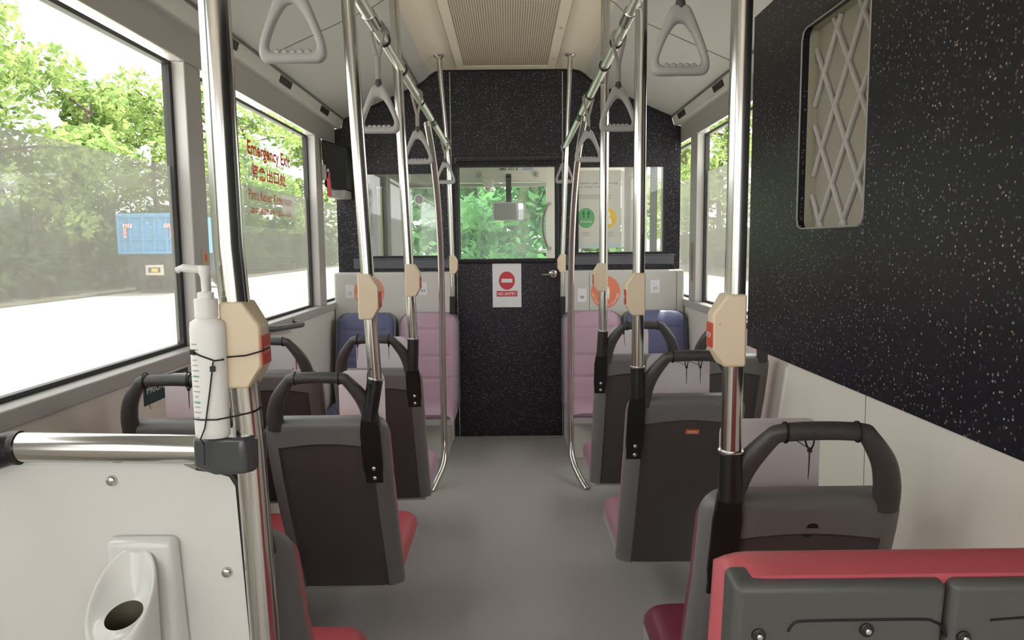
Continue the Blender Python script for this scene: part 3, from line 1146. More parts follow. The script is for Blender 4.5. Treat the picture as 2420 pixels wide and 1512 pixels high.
grid_solid(bm, 60, 10, rt, rb)
obj('backrest', bm, M_red, t, ang=75)
bm = new(); box(bm, (bx0 - .01, xm + .33), (YR + .13, YR + .52), (.36, .44)); obj('seat_cushion', bm, M_red, t, bevel=.02)
bm = new(); box(bm, (bx0, xm + .32), (YR + .08, YR + .5), (.31, .36)); obj('seat_pan', bm, M_pan, t, bevel=.006)
bm = new(); box(bm, (bx0 + .1, bx0 + .2), (YR + .15, YR + .45), (0, .31)); obj('leg', bm, M_blackm, t)
bm = new(); box(bm, (xm + .1, xm + .2), (YR + .15, YR + .45), (0, .31)); obj('leg', bm, M_blackm, t)
slope = Vector((0, -.05, zt_ - .40)).normalized()
for px, py in ((1792, 1500), (2047, 1487), (2276, 1505)):
    p = at(px, py, YR)
    yy = YR + .05 * (zt_ - p.z) / (zt_ - .40)
    p = at(px, py, yy)
    bm = new()
    lathe(bm, [(.0058, .001), (.0058, -.002), (.0045, -.0025)], (p.x, p.y, p.z), 'y', 20)
    b_ = obj('bolt', bm, M_black, t)
    bm = new(); lathe(bm, [(.0026, -.0020), (.0026, -.0045), (.0016, -.005)], (p.x, p.y, p.z), 'y', 6); obj('bolt_head', bm, M_satin, b_)
for pts in ([(1862, 1492), (1874, 1474), (1900, 1467), (2050, 1464), (2180, 1463), (2206, 1468), (2226, 1480), (2235, 1505)], [(2340, 1465), (2420, 1459), (2480, 1456)]):
    Q = []
    for px, py in pts:
        p = at(px, py, YR)
        yy = YR + .05 * (zt_ - p.z) / (zt_ - .40)
        Q.append(at(px, py, yy) + Vector((0, .0004, 0)))
    bm = new(); tube(bm, smooth(Q, 5), .0014, 6); obj('groove', bm, M_blackm, t)

# ================================================================== POLES
GP = 'upright steel grab poles'


def pole(label, pts, r=.0175, sleeve=None, bracket=None, smoothn=0, flange=True, name='grab_pole', bolts=2, m=M_chrome):
    t = thing(name, label, 'pole', (0, 0, 0), 0, GP)
    P = smooth(pts, smoothn) if smoothn else [Vector(p) for p in pts]
    bm = new(); tube(bm, P, r, 20); obj('tube', bm, m, t, ang=60)
    if flange:
        e = P[0] if P[0].z > P[-1].z else P[-1]
        bm = new(); lathe(bm, [(r + .016, .0), (r + .016, -.008), (r + .006, -.016)], e, 'z', 20); obj('flange', bm, M_satin, t)
    if sleeve:
        a, b, rr = sleeve
        bm = new(); tube(bm, [a, b], rr, 20); s_ = obj('sleeve', bm, M_black, t, bevel=.002)
        bm = new(); d_ = (a - b).normalized(); tube(bm, [a + d_ * .001, a + d_ * .004], rr * 1.08, 20); obj('sleeve_ring', bm, M_satin, s_)
    return t


def ceil_z(x):
    x = -abs(x)
    for (x0, z0), (x1, z1) in zip(CP, CP[1:]):
        if x <= x1:
            return z0 + (z1 - z0) * (x - x0) / (x1 - x0)
    return 2.346


def line_to(p, q, z):
    k = (z - p.z) / (q.z - p.z)
    return p + (q - p) * k


def sy(z, right):
    return back_y((z - RZ) / RS) if right else back_y(z)


def seat_bracket(t, xc, y0, z0, zlow, w=.046, rt_=False):
    """flat black plate following the seat back below the sleeve, with two bolts"""
    bm = new()
    Z = [z0 + (zlow - z0) * k / 8 for k in range(9)]
    rows_ = []
    for k, z in enumerate(Z):
        ww = w / 2 * (.85 + .3 * min(1, k / 2)) if k < 7 else w / 2
        y = y0 + sy(min(z, .80), rt_) - .006
        rows_.append([bm.verts.new(c_) for c_ in ((xc - ww, y - .003, z), (xc + ww, y - .003, z), (xc + ww, y + .005, z), (xc - ww, y + .005, z))])
    for A, B in zip(rows_, rows_[1:]):
        for k in range(4):
            bm.faces.new((A[k], A[(k + 1) % 4], B[(k + 1) % 4], B[k]))
    bm.faces.new(rows_[0]); bm.faces.new(rows_[-1][::-1])
    br = obj('bracket', bm, M_blackm, t, bevel=.002)
    for zz in (zlow + .045, zlow + .016):
        y = y0 + sy(zz, rt_) - .009
        bm = new(); lathe(bm, [(.0055, .002), (.0055, -.002), (.003, -.0035)], (xc + .002, y, zz), 'y', 12); obj('bolt', bm, M_satin, br)


def seat_pole(label, p_top, p_low, y, seat_y, xc, sl_top, zlow):
    top = line_to(p_low, p_top, ceil_z(p_top.x) - .0)
    top.z = ceil_z(top.x)
    low = Vector((xc, seat_y - .010, .80))
    a = line_to(p_low, p_top, sl_top)
    t = pole(label, [top, a, a + (low - a) * .5], sleeve=(a, low, .0205))
    seat_bracket(t, xc, seat_y, .815, zlow, rt_=xc > 0)
    return t


T0, T1 = at(505, 0, .975), at(540, 580, .975)
top = line_to(T1, T0, 2.2); top.z = ceil_z(top.x)
bot = at(620, 1512, .975); bot = line_to(T1, bot, 0.0)
NEAR = [top, T1, at(592, 1060, .975), bot]
pole('thick polished steel pole rising from the white modesty panel on the left', NEAR, .0200, flange=True)
PA = seat_pole('steel pole on the aisle corner of the red left seat', at(822, 0, 1.84), at(868, 640, 1.84), 1.84, 1.845, at(876, 1000, 1.86).x, at(868, 897, 1.84).z, .615)
PB = seat_pole('steel pole on the aisle corner of the pink second left seat', at(930, 0, 2.59), at(967, 640, 2.59), 2.59, 2.60, at(976, 850, 2.61).x, at(973, 801, 2.59).z, .655)
PR1 = seat_pole('steel pole right in front of the speckled cabinet edge, on the near right seat', at(1754, 0, 1.225), at(1738, 640, 1.225), 1.225, 1.235, at(1718, 1240, 1.24).x, at(1728, 1068, 1.225).z, .600)
PR2 = seat_pole('steel pole on the aisle corner of the orange labelled seat', at(1516, 0, 2.075), at(1509, 640, 2.075), 2.075, 2.085, at(1504, 960, 2.09).x, at(1508, 868, 2.075).z, .600)
PR3 = seat_pole('steel pole on the aisle corner of the right seat nearest the partition', at(1431, 0, 2.875), at(1426, 640, 2.875), 2.875, 2.885, at(1420, 850, 2.89).x, at(1424, 783, 2.875).z, .640)
# curved stanchions
pole('bowed steel stanchion left of the aisle that bends under the pink facing seat',
     [at(1010, 292, 3.25), at(1024, 380, 3.42), at(1036, 500, 3.6), at(1043, 650, 3.72), at(1046, 850, 3.76), at(1049, 1000, 3.76), at(1051, 1062, 3.74), at(1047, 1100, 3.69), at(1030, 1140, 3.62), (at(1020, 1160, 3.58).x, 3.58, 0.0)], .0165, smoothn=6, flange=False)
pole('bowed steel stanchion right of the aisle that bends under the mauve seat',
     [at(1381, 280, 3.35), at(1366, 370, 3.55), at(1355, 500, 3.7), at(1350, 650, 3.80), at(1349, 850, 3.84), at(1349, 1000, 3.82), at(1350, 1060, 3.8), at(1356, 1095, 3.74), at(1374, 1135, 3.64), (at(1388, 1165, 3.58).x, 3.58, 0.0)], .0165, smoothn=6, flange=False)
# far poles at the partition
for s_, (c0, c1, c2, c3), lab in ((-1, ((1037, 150), (1057, 345), (1068, 600), (1070, 735)), 'slim steel pole by the left edge of the no entry door'),
                                 (1, ((1348, 148), (1339, 345), (1330, 600), (1329, 735)), 'slim steel pole by the right edge of the no entry door')):
    a = at(*c0, 4.28); a.z = ceil_z(a.x)
    k1 = at(*c1, 4.34); k2 = at(*c2, 4.37); k3 = at(c3[0], 700, 4.37); k4 = at(*c3, 4.37)
    t = pole(lab, [a, k1, k2, k3], .0145)
    bm = new(); tube(bm, [k3, at(c3[0], 742, 4.372)], .019, 16); obj('sleeve', bm, M_black, t, bevel=.002)


# handrails with joints
def rail(label, p0, p1, ynear):
    t = thing('ceiling_handrail', label, 'handrail', (0, 0, 0), 0, 'long overhead handrails')
    dr = (p1 - p0)
    a = p0 + dr * ((ynear - p0.y) / dr.y)
    bm = new(); tube(bm, [a, p1], .0165, 20); obj('tube', bm, M_rail, t, ang=60)
    bm = new(); lathe(bm, [(.0165, -.0165), (.019, 0), (.0165, .012)], p1, 'y', 16); obj('end_cap', bm, M_satin, t)
    return t, (lambda y: p0 + dr * ((y - p0.y) / dr.y))


RL, rl = rail('polished handrail under the left ceiling running to the partition', at(850, 0, 1.95), at(1059, 347, 4.36), .3)
RR, rr = rail('polished handrail under the right ceiling running to the partition', at(1505, 0, 2.05), at(1336, 345, 4.36), .3)


def rail_y(f, py):
    """depth at which the rail crosses an image row"""
    lo, hi = .5, 4.4
    for _ in range(40):
        m_ = (lo + hi) / 2
        q = f(m_)
        cq = np.array(cam.matrix_world.inverted() @ q)
        yy = 756 - FPX * cq[1] / -cq[2]
        if yy < py:
            lo = m_
        else:
            hi = m_
    return (lo + hi) / 2


for R_, f_, coll in ((RL, rl, ((45, .10, M_chrome), (95, .012, M_black), (165, .016, M_black), (238, .010, M_black), (285, .10, M_black))),
                     (RR, rr, ((40, .10, M_chrome), (100, .012, M_black), (155, .016, M_black), (225, .010, M_black), (272, .10, M_black)))):
    for py, L, m_ in coll:
        y = rail_y(f_, py)
        bm = new(); tube(bm, [f_(y - L / 2), f_(y + L / 2)], .0205 if m_ is M_chrome else .0215, 16)
        obj('joint_sleeve', bm, m_, R_, bevel=.003)


# ================================================================== HANGING STRAPS
def strap_handle(label, f, y, size, c):
    """c: centre of the triangle; loop hangs under rail point f(y)"""
    t = thing('strap_hanger', label, 'strap', (0, 0, 0), 0, 'grey triangular hanging straps')
    rp = f(y)
    w, h = .122 * size, .142 * size
    cx, cz = c.x, c.z
    yy = c.y
    # triangular frame, widening into the neck
    oc = [(0, -.5), (.25, -.5), (.42, -.485), (.495, -.39), (.465, -.2), (.34, .10), (.215, .36), (.135, .475), (0, .5)]
    ic = [(0, -.365), (.2, -.365), (.315, -.35), (.36, -.285), (.325, -.17), (.225, .03), (.125, .165), (.065, .215), (0, .23)]

    def loop_(c_):
        Pl = c_ + [(-a, b) for a, b in c_[-2:0:-1]]
        out = []
        nn = len(Pl)
        for i in range(nn):
            p0, p1, p2, p3 = (Vector(Pl[(i + q) % nn]) for q in (-1, 0, 1, 2))
            for k in range(4):
                u = k / 4
                out.append(.5 * (2 * p1 + (p2 - p0) * u + (2 * p0 - 5 * p1 + 4 * p2 - p3) * u * u + (3 * p1 - p0 - 3 * p2 + p3) * u ** 3))
        return out
    bm = new()
    rings = []
    for a, b in zip(loop_(oc), loop_(ic)):
        m_, hv = (a + b) / 2, (a - b) / 2
        ring = []
        for q in range(14):
            an = 2 * PI * q / 14
            cs, sn = math.cos(an), math.sin(an)
            cs = math.copysign(abs(cs) ** .75, cs)
            sn = math.copysign(abs(sn) ** .75, sn)
            ring.append(bm.verts.new((cx + (m_.x + hv.x * cs) * w, yy + .0105 * size * sn, cz + (m_.y + hv.y * cs) * h)))
        rings.append(ring)
    for i in range(len(rings)):
        A, B = rings[i], rings[(i + 1) % len(rings)]
        for q in range(14):
            bm.faces.new((A[q], A[(q + 1) % 14], B[(q + 1) % 14], B[q]))
    lp = obj('loop', bm, M_strap, t, ang=80)
    bm = new()
    for k in range(5):
        x = cx + (k - 2) * .014 * size
        lathe(bm, [(.004, -.008), (.0075, -.004), (.0075, .004), (.004, .008)], (x, yy, cz - .365 * h - .001), 'y', 10)
    obj('finger_ridge', bm, M_strap, lp)
    # neck, band over the rail
    zt2 = cz + h * .5
    bm = new(); lathe(bm, [(.010, -.010), (.011, 0), (.008, .014)], (cx, yy, zt2), 'z', 14); obj('neck', bm, M_handle, t)
    mid = Vector((cx, yy, zt2 + .5 * (rp.z - zt2)))
    bm = new()
    tube(bm, [(cx, yy, zt2 + .005), (cx, yy, mid.z)], .0085, 10, flat=.6, up=(0, 1, 0))
    obj('band', bm, M_band, t)
    bm = new()
    ring = []
    for k in range(13):
        a = PI * k / 12
        ring.append(Vector((rp.x + .021 * math.cos(a), rp.y, rp.z + .021 * math.sin(a))))
    tube(bm, [(cx + .002, yy, mid.z - .01)] + ring + [(cx - .002, yy, mid.z - .01)], .0055, 8, flat=.5, up=(0, 1, 0))
    obj('band_loop', bm, M_band, t)
    return t


def sh(label, f, px, py, size, hint):
    y = hint
    for _ in range(20):                     # depth where the strap centre column meets the rail
        q = f(y)
        c = at(px, py, y)
        y2 = y * (q.x / c.x)
        y = max(.6, min(4.4, y * .5 + y2 * .5))
    c = at(px, py, y)
    return strap_handle(label, f, y, size, c)


for lab, f, px, py, sz, hint in (
        ('large hanging strap nearest on the left, cut off by the photo top', rl, 690, 55, 1.0, 1.3),
        ('second left hanging strap, in front of the speckled partition', rl, 896, 258, 1.0, 2.1),
        ('third left hanging strap, beside the bowed stanchion', rl, 988, 348, .98, 3.0),
        ('smallest left hanging strap by the door edge', rl, 1053, 408, .9, 4.2),
        ('large hanging strap nearest on the right, below the ceiling cove', rr, 1607, 95, 1.02, 1.6),
        ('second right hanging strap, between two steel poles', rr, 1461, 258, 1.0, 2.5),
        ('third right hanging strap, beside the bowed right stanchion', rr, 1390, 345, .98, 3.4),
        ('smallest right hanging strap by the door edge', rr, 1334, 408, .9, 4.3)):
    sh(lab, f, px, py, sz, hint)


# ================================================================== CALL BUTTONS
def call_button(label, px, py, Y, s, size=1.0):
    p = at(px, py, Y)
    t = thing('call_button', label, 'button', p, 0, 'cream bell push boxes on the steel poles')
    out = [(-.014, .058), (.017, .058), (.038, .026), (.038, -.030), (.024, -.052), (.021, -.058), (-.012, -.058), (-.014, -.054)]
    poly = [(s * a * size, b * size) for a, b in out]
    if s < 0:
        poly = poly[::-1]
    bm = new()
    o = Vector((0, 0, 0)); n = FACE[0].cross(FACE[1])
    # body: wide at the pole, tapered toward the aisle end
    A = [bm.verts.new(Vector((a, 0, b)) + n * (.026 if abs(a) < .03 * size else .018)) for a, b in poly]
    B = [bm.verts.new(Vector((a, 0, b)) - n * (.026 if abs(a) < .03 * size else .018)) for a, b in poly]
    bm.faces.new(A); bm.faces.new(B[::-1])
    k = len(poly)
    for i in range(k):
        bm.faces.new((B[i], B[(i + 1) % k], A[(i + 1) % k], A[i]))
    obj('housing', bm, M_button, t, bevel=.0035 * size)
    # red push on the aisle end, wrapping onto the face
    bm = new()
    e = .038 * size
    hexa(bm, [(s * (e - .012), -.0212, -.028 * size), (s * (e + .0015), -.0165, -.028 * size), (s * (e + .0015), .0165, -.028 * size), (s * (e - .012), .0212, -.028 * size),
              (s * (e - .012), -.0212, .012 * size), (s * (e + .0015), -.0165, .012 * size), (s * (e + .0015), .0165, .012 * size), (s * (e - .012), .0212, .012 * size)])
    b_ = obj('push_plate', bm, M_redbtn, t, bevel=.001)
    fr = (Vector((s * (e + .0016), 0, -.008 * size)), Vector((0, s, 0)), Vector((0, 0, 1)))
    text_obj('lettering', 'STOP', fr, .026, .009, M_textwhite, b_, .0006)
    return t


call_button('largest cream bell push, on the near left pole and tied with a black cable tie', 562, 811, .975, 1, 1.0)
call_button('cream bell push on the pole of the red left seat', 863, 700, 1.84, 1, 1.0)
call_button('cream bell push on the pole of the pink second left seat', 969, 662, 2.59, 1, 1.0)
call_button('cream bell push on the slim pole at the left door edge', 1068, 625, 4.37, 1, .95)
call_button('largest right bell push, beside the speckled cabinet edge', 1733, 778, 1.225, -1, 1.06)
call_button('cream bell push on the pole of the orange labelled seat', 1510, 694, 2.075, -1, 1.05)
call_button('cream bell push on the pole of the right seat nearest the partition', 1424, 655, 2.875, -1, .98)
call_button('cream bell push on the slim pole at the right door edge', 1331, 622, 4.37, -1, .95)

# ================================================================== MODESTY PANEL AND WHAT IS ON IT
YP = .985
t = thing('modesty_panel', 'white modesty panel below the polished rail at the near left', 'panel', (0, 0, 0))
px1 = at(556, 1200, YP).x
zt2 = at(300, 1100, YP).z
bm = new()
poly = [(-1.09, .30), (px1 + .03, .30), (px1 + .004, zt2 - .03), (px1 - .004, zt2 - .016), (px1 - .02, zt2 - .011), (px1 - .05, zt2 - .006), (px1 - .07, zt2 + .004), (-1.09, zt2 + .004)]
prism(bm, poly, -.006, .006, (Vector((0, YP, 0)), *FACE))
obj('board', bm, M_panel, t, sm=False)
bm = new(); tube(bm, [(px1 + .032, YP, .30), (px1 + .006, YP, zt2 - .03), (px1 - .003, YP, zt2 - .015), (px1 - .02, YP, zt2 - .010), (px1 - .05, YP, zt2 - .005)], .006, 8); obj('edge_strip', bm, M_gasket, t)
for px, py in ((265, 1135), (537, 1351)):
    p = at(px, py, YP - .006)
    bm = new(); lathe(bm, [(.0078, .0), (.0074, -.003), (.0056, -.0058), (.0025, -.0070)], (p.x, YP - .006, p.z), 'y', 20); obj('dome_bolt', bm, M_chrome, t)
bm = new(); box(bm, (-.75, -.70), (YP - .02, YP + .02), (0, .32)); box(bm, (-.44, -.39), (YP + .007, YP + .03), (0, .32)); obj('foot', bm, M_blackm, t)

t = thing('panel_rail', 'polished horizontal rail along the top of the modesty panel', 'handrail', (0, 0, 0))
za = at(250, 1060, .975)
ra, rb_ = at(30, 1056, .975), at(480, 1062, .975)
bm = new(); tube(bm, [ra, rb_], .0205, 24); obj('tube', bm, M_chrome, t, ang=60)
# grey clamp joint to the pole
jc = at(545, 1062, .975)
bm = new()
x0, x1 = at(470, 1060, .975).x, at(618, 1060, .975).x
z0, z1 = jc.z - .0235, jc.z + .0235
P8 = [(x0, .955, z0 + .003), (x0 + .035, .940, z0 - .004), (x1 - .012, .940, z0 - .002), (x1, .952, z0), (x1, 1.0, z0), (x1 - .012, 1.010, z0), (x0 + .035, 1.010, z0 - .002), (x0, .995, z0 + .003)]
A = [bm.verts.new(p) for p in P8]
B = [bm.verts.new((p[0], p[1], z1 + (.0025 if 0 < i < 3 else 0))) for i, p in enumerate(P8)]
bm.faces.new(A[::-1]); bm.faces.new(B)
for i in range(8):
    bm.faces.new((A[i], A[(i + 1) % 8], B[(i + 1) % 8], B[i]))
obj('clamp_joint', bm, M_joint, t, bevel=.006, seg=4)
e0 = at(38, 1058, .975)
bm = new(); tube(bm, smooth([e0 + Vector((.006, 0, 0)), e0 + Vector((-.012, -.004, -.001)), e0 + Vector((-.05, -.045, -.012)), e0 + Vector((-.10, -.10, -.03))], 6), .0235, 20); obj('elbow_grip', bm, M_black, t, ang=60)
bm = new(); tube(bm, [e0 + Vector((-.095, -.095, -.028)), e0 + Vector((-.30, -.32, -.10))], .0195, 16); tube(bm, [e0 + Vector((-.29, -.31, -.095)), Vector((e0.x - .30, e0.y - .32, 0))], .0195, 16); obj('return_tube', bm, M_chrome, t, ang=60)

# moulded holder with a tilted cup
t = thing('umbrella_holder', 'white moulded holder with an oval cup opening on the modesty panel', 'holder', (0, 0, 0))
yb0 = YP - .006
a0, a1 = at(248, 1270, .965), at(418, 1275, .965)
bm = new()
zt3 = a0.z
hexa(bm, [(a0.x - .004, .938, .45), (a1.x + .010, .940, .45), (a1.x + .020, yb0, .45), (a0.x - .004, yb0, .45),
          (a0.x + .002, .958, zt3 - .002), (a1.x - .006, .958, zt3 - .003), (a1.x, yb0, zt3), (a0.x, yb0, zt3)])
obj('back_body', bm, M_holder, t, bevel=.010, seg=4)
# cup: vertical oval column cut by a slanted plane
cc = at(277, 1425, .905)
cx, cy = cc.x, .915
rx, ry = .0425, .050
N = 40


def cup_z(y, x=0):
    return cc.z + .004 + (y - cy) * 1.05


bm = new()
rings = []


hc = at(293, 1453, .905)


def hole_z(y):
    return hc.z + (y - (cy - .010)) * .30


def ringv(fx, fy, dz, ox=0, oy=0, flat=None, k=0.0):
    out = []
    for q in range(N):
        a = 2 * PI * q / N
        x = cx + ox + rx * fx * math.cos(a)
        y = cy + oy + ry * fy * math.sin(a)
        z = ((cup_z(y) + dz) * (1 - k) + hole_z(y) * k) if flat is None else flat
        out.append(bm.verts.new((x, y, z)))
    return out


hx = hc.x - cx
R_ = [ringv(1.02, 1.02, 0, flat=.45), ringv(1.0, 1.0, -.008), ringv(.97, .97, -.001), ringv(.92, .92, .0012), ringv(.86, .86, -.001),
      ringv(.80, .78, -.005, hx * .3, -.003, k=.25), ringv(.72, .68, -.008, hx * .6, -.006, k=.6), ringv(.62, .58, -.010, hx * .9, -.009, k=.9), ringv(.53, .50, 0, hx, -.010, k=1.0)]
for A, B in zip(R_, R_[1:]):
    for k in range(N):
        bm.faces.new((A[k], A[(k + 1) % N], B[(k + 1) % N], B[k]))
obj('cup', bm, M_holder, t, ang=80)
bm = new()
last = [(cx + hx + rx * .53 * math.cos(2 * PI * k / N), cy - .010 + ry * .50 * math.sin(2 * PI * k / N)) for k in range(N)]
A = [bm.verts.new((x, y, hole_z(y))) for x, y in last]
B = [bm.verts.new((cx + hx + (x - cx - hx) * .9, cy - .010 + (y - cy + .010) * .9, hc.z - .12)) for x, y in last]
for k in range(N):
    bm.faces.new((A[k], B[k], B[(k + 1) % N], A[(k + 1) % N]))
bm.faces.new(B)
obj('hole_lining', bm, M_hole, t, ang=80)

# sanitiser bottle
bp = at(508, 1010, .945)
zb0 = jc.z + .0262
H = .0004
sc_ = (at(490, 755, .945).z - zb0) / .150
bt = thing('sanitizer_bottle', 'white pump bottle of hand sanitiser tied to the near left pole', 'bottle', (bp.x - .003, .945, zb0))
bm = new(); lathe(bm, [(.020, 0), (.0228, .003), (.0232, .01), (.0235, .138 * sc_), (.0222, .147 * sc_), (.0145, .152 * sc_), (.0135, .156 * sc_)], (0, 0, 0), 'z', 32, 1.0, .62); obj('body', bm, M_sanit, bt, ang=50)
bm = new(); lathe(bm, [(.0150, .153 * sc_), (.0152, .176 * sc_), (.0105, .177 * sc_), (.0105, .184 * sc_), (.006, .185 * sc_)], (0, 0, 0), 'z', 28, 1, .9); obj('collar', bm, M_sanit, bt, ang=40)
bm = new()
zk = .185 * sc_
lathe(bm, [(.0045, zk - .002), (.0052, zk + .018), (.0078, zk + .026), (.008, zk + .032), (.006, zk + .034)], (0, 0, 0), 'z', 20)
tube(bm, smooth([(.004, 0, zk + .029), (-.012, -.002, zk + .0295), (-.026, -.004, zk + .031), (-.034, -.005, zk + .028)], 5), [.0055] * 11 + [.0042] * 5, 12)
obj('pump_head', bm, M_sanit, bt, ang=60)
bm = new()
for k in range(15):
    z = (.028 + k * .0066) * sc_
    L = .008 + .003 * ((k * 7) % 4)
    a = -2.2
    pts_ = [(.0236 * math.cos(q), .0236 * .62 * math.sin(q) - .0003, z) for q in [a - .18 * L / .012, a, a + .18 * L / .012]]
    tube(bm, pts_, .0007, 4)
obj('printed_lines', bm, M_bottlelab, bt)
bm = new()
for z in (.047, .080, .108):
    pts_ = [(.0237 * math.cos(q), .0237 * .62 * math.sin(q) - .0003, z * sc_) for q in (-2.45, -2.2, -1.95)]
    tube(bm, pts_, .0010, 4)
obj('green_print', bm, M_bottleg, bt)

ct = thing('cable_tie', 'thin black cable ties binding the sanitiser bottle to the pole', 'cable tie', (0, 0, 0))
bx, by = bp.x - .003, .945
za_ = at(510, 830, .945).z
zc_ = at(540, 985, .945).z
pc = line_to(T1, NEAR[2], zc_)


def around(z, dz=0):
    pts_ = []
    for k in range(9):
        a = PI / 2 + PI * k / 8
        pts_.append(Vector((bx + .0245 * math.cos(a), by + .0155 * math.sin(a) - (.0006 if math.sin(a) < 0 else 0), z)))
    pts_.append(Vector((bx + .012, by - .0155, z)))
    return pts_


bm = new()
lo = around(zc_) + [Vector((pc.x, pc.y - .0225, zc_ + .0005)), Vector((pc.x + .016, pc.y - .015, zc_ + .003)), Vector((pc.x + .0222, pc.y, zc_ + .006)), Vector((pc.x + .012, pc.y + .019, zc_ + .004))]
tube(bm, lo, .0011, 6)
obj('lower_tie', bm, M_tie, ct)
bm = new()
zu = at(560, 842, .96).z
pb = line_to(T1, NEAR[2], zu)
up_ = [Vector((bx - .024, by, za_ + .004)), Vector((bx - .020, by - .010, za_ + .003)), Vector((bx - .006, by - .0152, za_ - .003)), Vector((bx + .013, by - .0150, zu - .001)), Vector((bx + .024, by - .012, zu)),
       Vector((pb.x - .016, .9465, zu + .0005)), Vector((pb.x + .018, .9465, zu + .003)), Vector((pb.x + .038, .955, zu + .008)), Vector((pb.x + .0405, .975, zu + .010))]
tube(bm, up_, .0012, 6)
box(bm, (bx - .018, bx - .013), (by - .0158, by - .0105), (za_ - .002, za_ + .004))
obj('upper_tie', bm, M_tie, ct)
bm = new()
q0 = Vector((bx + .012, by - .0165, zu - .002))
tube(bm, [q0, Vector((bx + .006, by - .0168, zu - .04)), Vector((bx - .003, by - .0172, zu - .09)), Vector((bx - .009, by - .0185, zb0 + .002)), Vector((bx - .010, .9385, zb0 - .008)), Vector((bx - .0105, .9375, zb0 - .036))], .0010, 6)
box(bm, (q0.x - .004, q0.x + .002), (q0.y - .002, q0.y + .002), (q0.z - .013, q0.z - .006))
obj('hanging_tie', bm, M_tie, ct)

# ================================================================== SIGNS, STICKERS ON THE PARTITION
t = thing('no_entry_sign', 'white paper no entry sign taped to the middle of the door', 'sign', (0, 0, 0))
yk = YF - .0065
c = at(1198, 672, yk)
fr = (Vector((c.x, yk, c.z)), *FACE)
w_, h_ = at(1232, 672, yk).x - at(1164, 672, yk).x, at(1198, 618, yk).z - at(1198, 726, yk).z
sheet('paper', fr, w_, h_, M_paper, t)
cz_ = at(1198, 663, yk).z - c.z
bm = new(); prism(bm, ell(.052, .059, 48, 0, cz_), .0006, .0010, fr); obj('red_disc', bm, M_signred, t, sm=False)
bm = new(); prism(bm, [(-.035, cz_ - .012), (.035, cz_ - .012), (.035, cz_ + .012), (-.035, cz_ + .012)], .0010, .0013, fr); obj('white_bar', bm, M_paper, t, sm=False)
cz2 = at(1198, 694, yk).z - c.z
bm = new(); prism(bm, [(-.067, cz2 - .018), (.067, cz2 - .018), (.067, cz2 + .018), (-.067, cz2 + .018)], .0006, .0010, fr); obj('red_band', bm, M_signred, t, sm=False)
text_obj('lettering', 'NO ENTRY', (Vector((c.x, yk, c.z + cz2)), *FACE), .118, .020, M_textwhite, t, .0013)


def tag_sheet(num, px0, px1, py0, py1, label, name='seat_number_card', fade=False):
    y = 4.499
    a, b = at(px0, py0, y), at(px1, py1, y)
    c = (a + b) / 2
    t = thing(name, label, 'card', (0, 0, 0), 0, 'seat number cards on the white ledge')
    fr = (Vector((c.x, y, c.z)), *FACE)
    sheet('paper', fr, b.x - a.x, a.z - b.z, M_paper, t)
    text_obj('numeral', num, (Vector((c.x, y, c.z - .012)), *FACE), .024, .018, M_textgrey if fade else M_textdark, t, .001)


tag_sheet('32', 816, 837, 673, 704, 'number 32 card above the left blue corner seat', fade=True)
tag_sheet('31', 989, 1009, 667, 697, 'number 31 card above the left pink seat')
tag_sheet('30', 1365, 1386, 682, 713, 'number 30 card above the right pink seat')
tag_sheet('29', 1537, 1559, 661, 692, 'number 29 card above the right blue corner seat', fade=True)


def disc_decal(px, py, label):
    y = 4.4992
    c = at(px, py, y)
    t = thing('round_decal', label, 'sticker', (0, 0, 0), 0, 'orange round stickers on the white ledge')
    fr = (Vector((c.x, y, c.z)), *FACE)
    bm = new(); prism(bm, ell(.092, .102, 56), 0, .0006, fr); obj('disc', bm, M_orange, t, sm=False)
    bm = new()
    prism(bm, [(-.024, -.045), (-.018, -.045), (-.014, -.01), (.014, -.01), (.018, -.045), (.024, -.045), (.026, .012), (.018, .034), (-.018, .034), (-.026, .012)], .0006, .0009, fr)
    prism(bm, ell(.011, .0125, 16, 0, .05), .0006, .0009, fr)
    obj('standing_figure', bm, M_textwhite, t, sm=False)
    s = "LET'S FIGHT IT TOGETHER"
    n = len(s)
    for k, chh in enumerate(s):
        if chh == ' ':
            continue
        a = math.radians(188 + 164 * k / (n - 1))
        r = Vector((-math.sin(a), 0, math.cos(a))); u = Vector((-math.cos(a), 0, -math.sin(a)))
        p = Vector((c.x + .078 * math.cos(a), y, c.z + .087 * math.sin(a)))
        text_obj('letter', chh, (p, r, u), .010 if chh not in "I'" else .003, .012 if chh != "'" else .004, M_textwhite, t, .0009)
    return t


disc_decal(873, 691, 'orange round sticker half behind the bell push of the red left seat')
disc_decal(1431, 690, 'orange round sticker behind the right middle pole')

# ================================================================== LEFT WALL FITTINGS
t = thing('wall_grab_handle', 'short grey tubular grab handle on the left wall under the window', 'handle', (0, 0, 0))
xw = -XW
a, b = atx(657, 776, -1.045), atx(712, 766, -1.045)
w0, w1 = Vector((xw, a.y - .02, a.z + .003)), Vector((xw, b.y + .02, b.z + .012))
bm = new(); tube(bm, smooth([w0, a + Vector((-.01, -.004, 0)), a + Vector((.008, .02, 0)), (a + b) / 2 + Vector((.012, 0, 0)), b + Vector((.008, -.02, 0)), b + Vector((-.01, .004, .004)), w1], 6), .0135, 14); obj('bar', bm, mat('handle_grey', (.10, .10, .10), .35), t, ang=60)
for q in (w0, w1):
    bm = new(); lathe(bm, [(.021, 0), (.021, .008), (.015, .012)], q, 'x', 16); obj('end_plate', bm, M_handle, t)

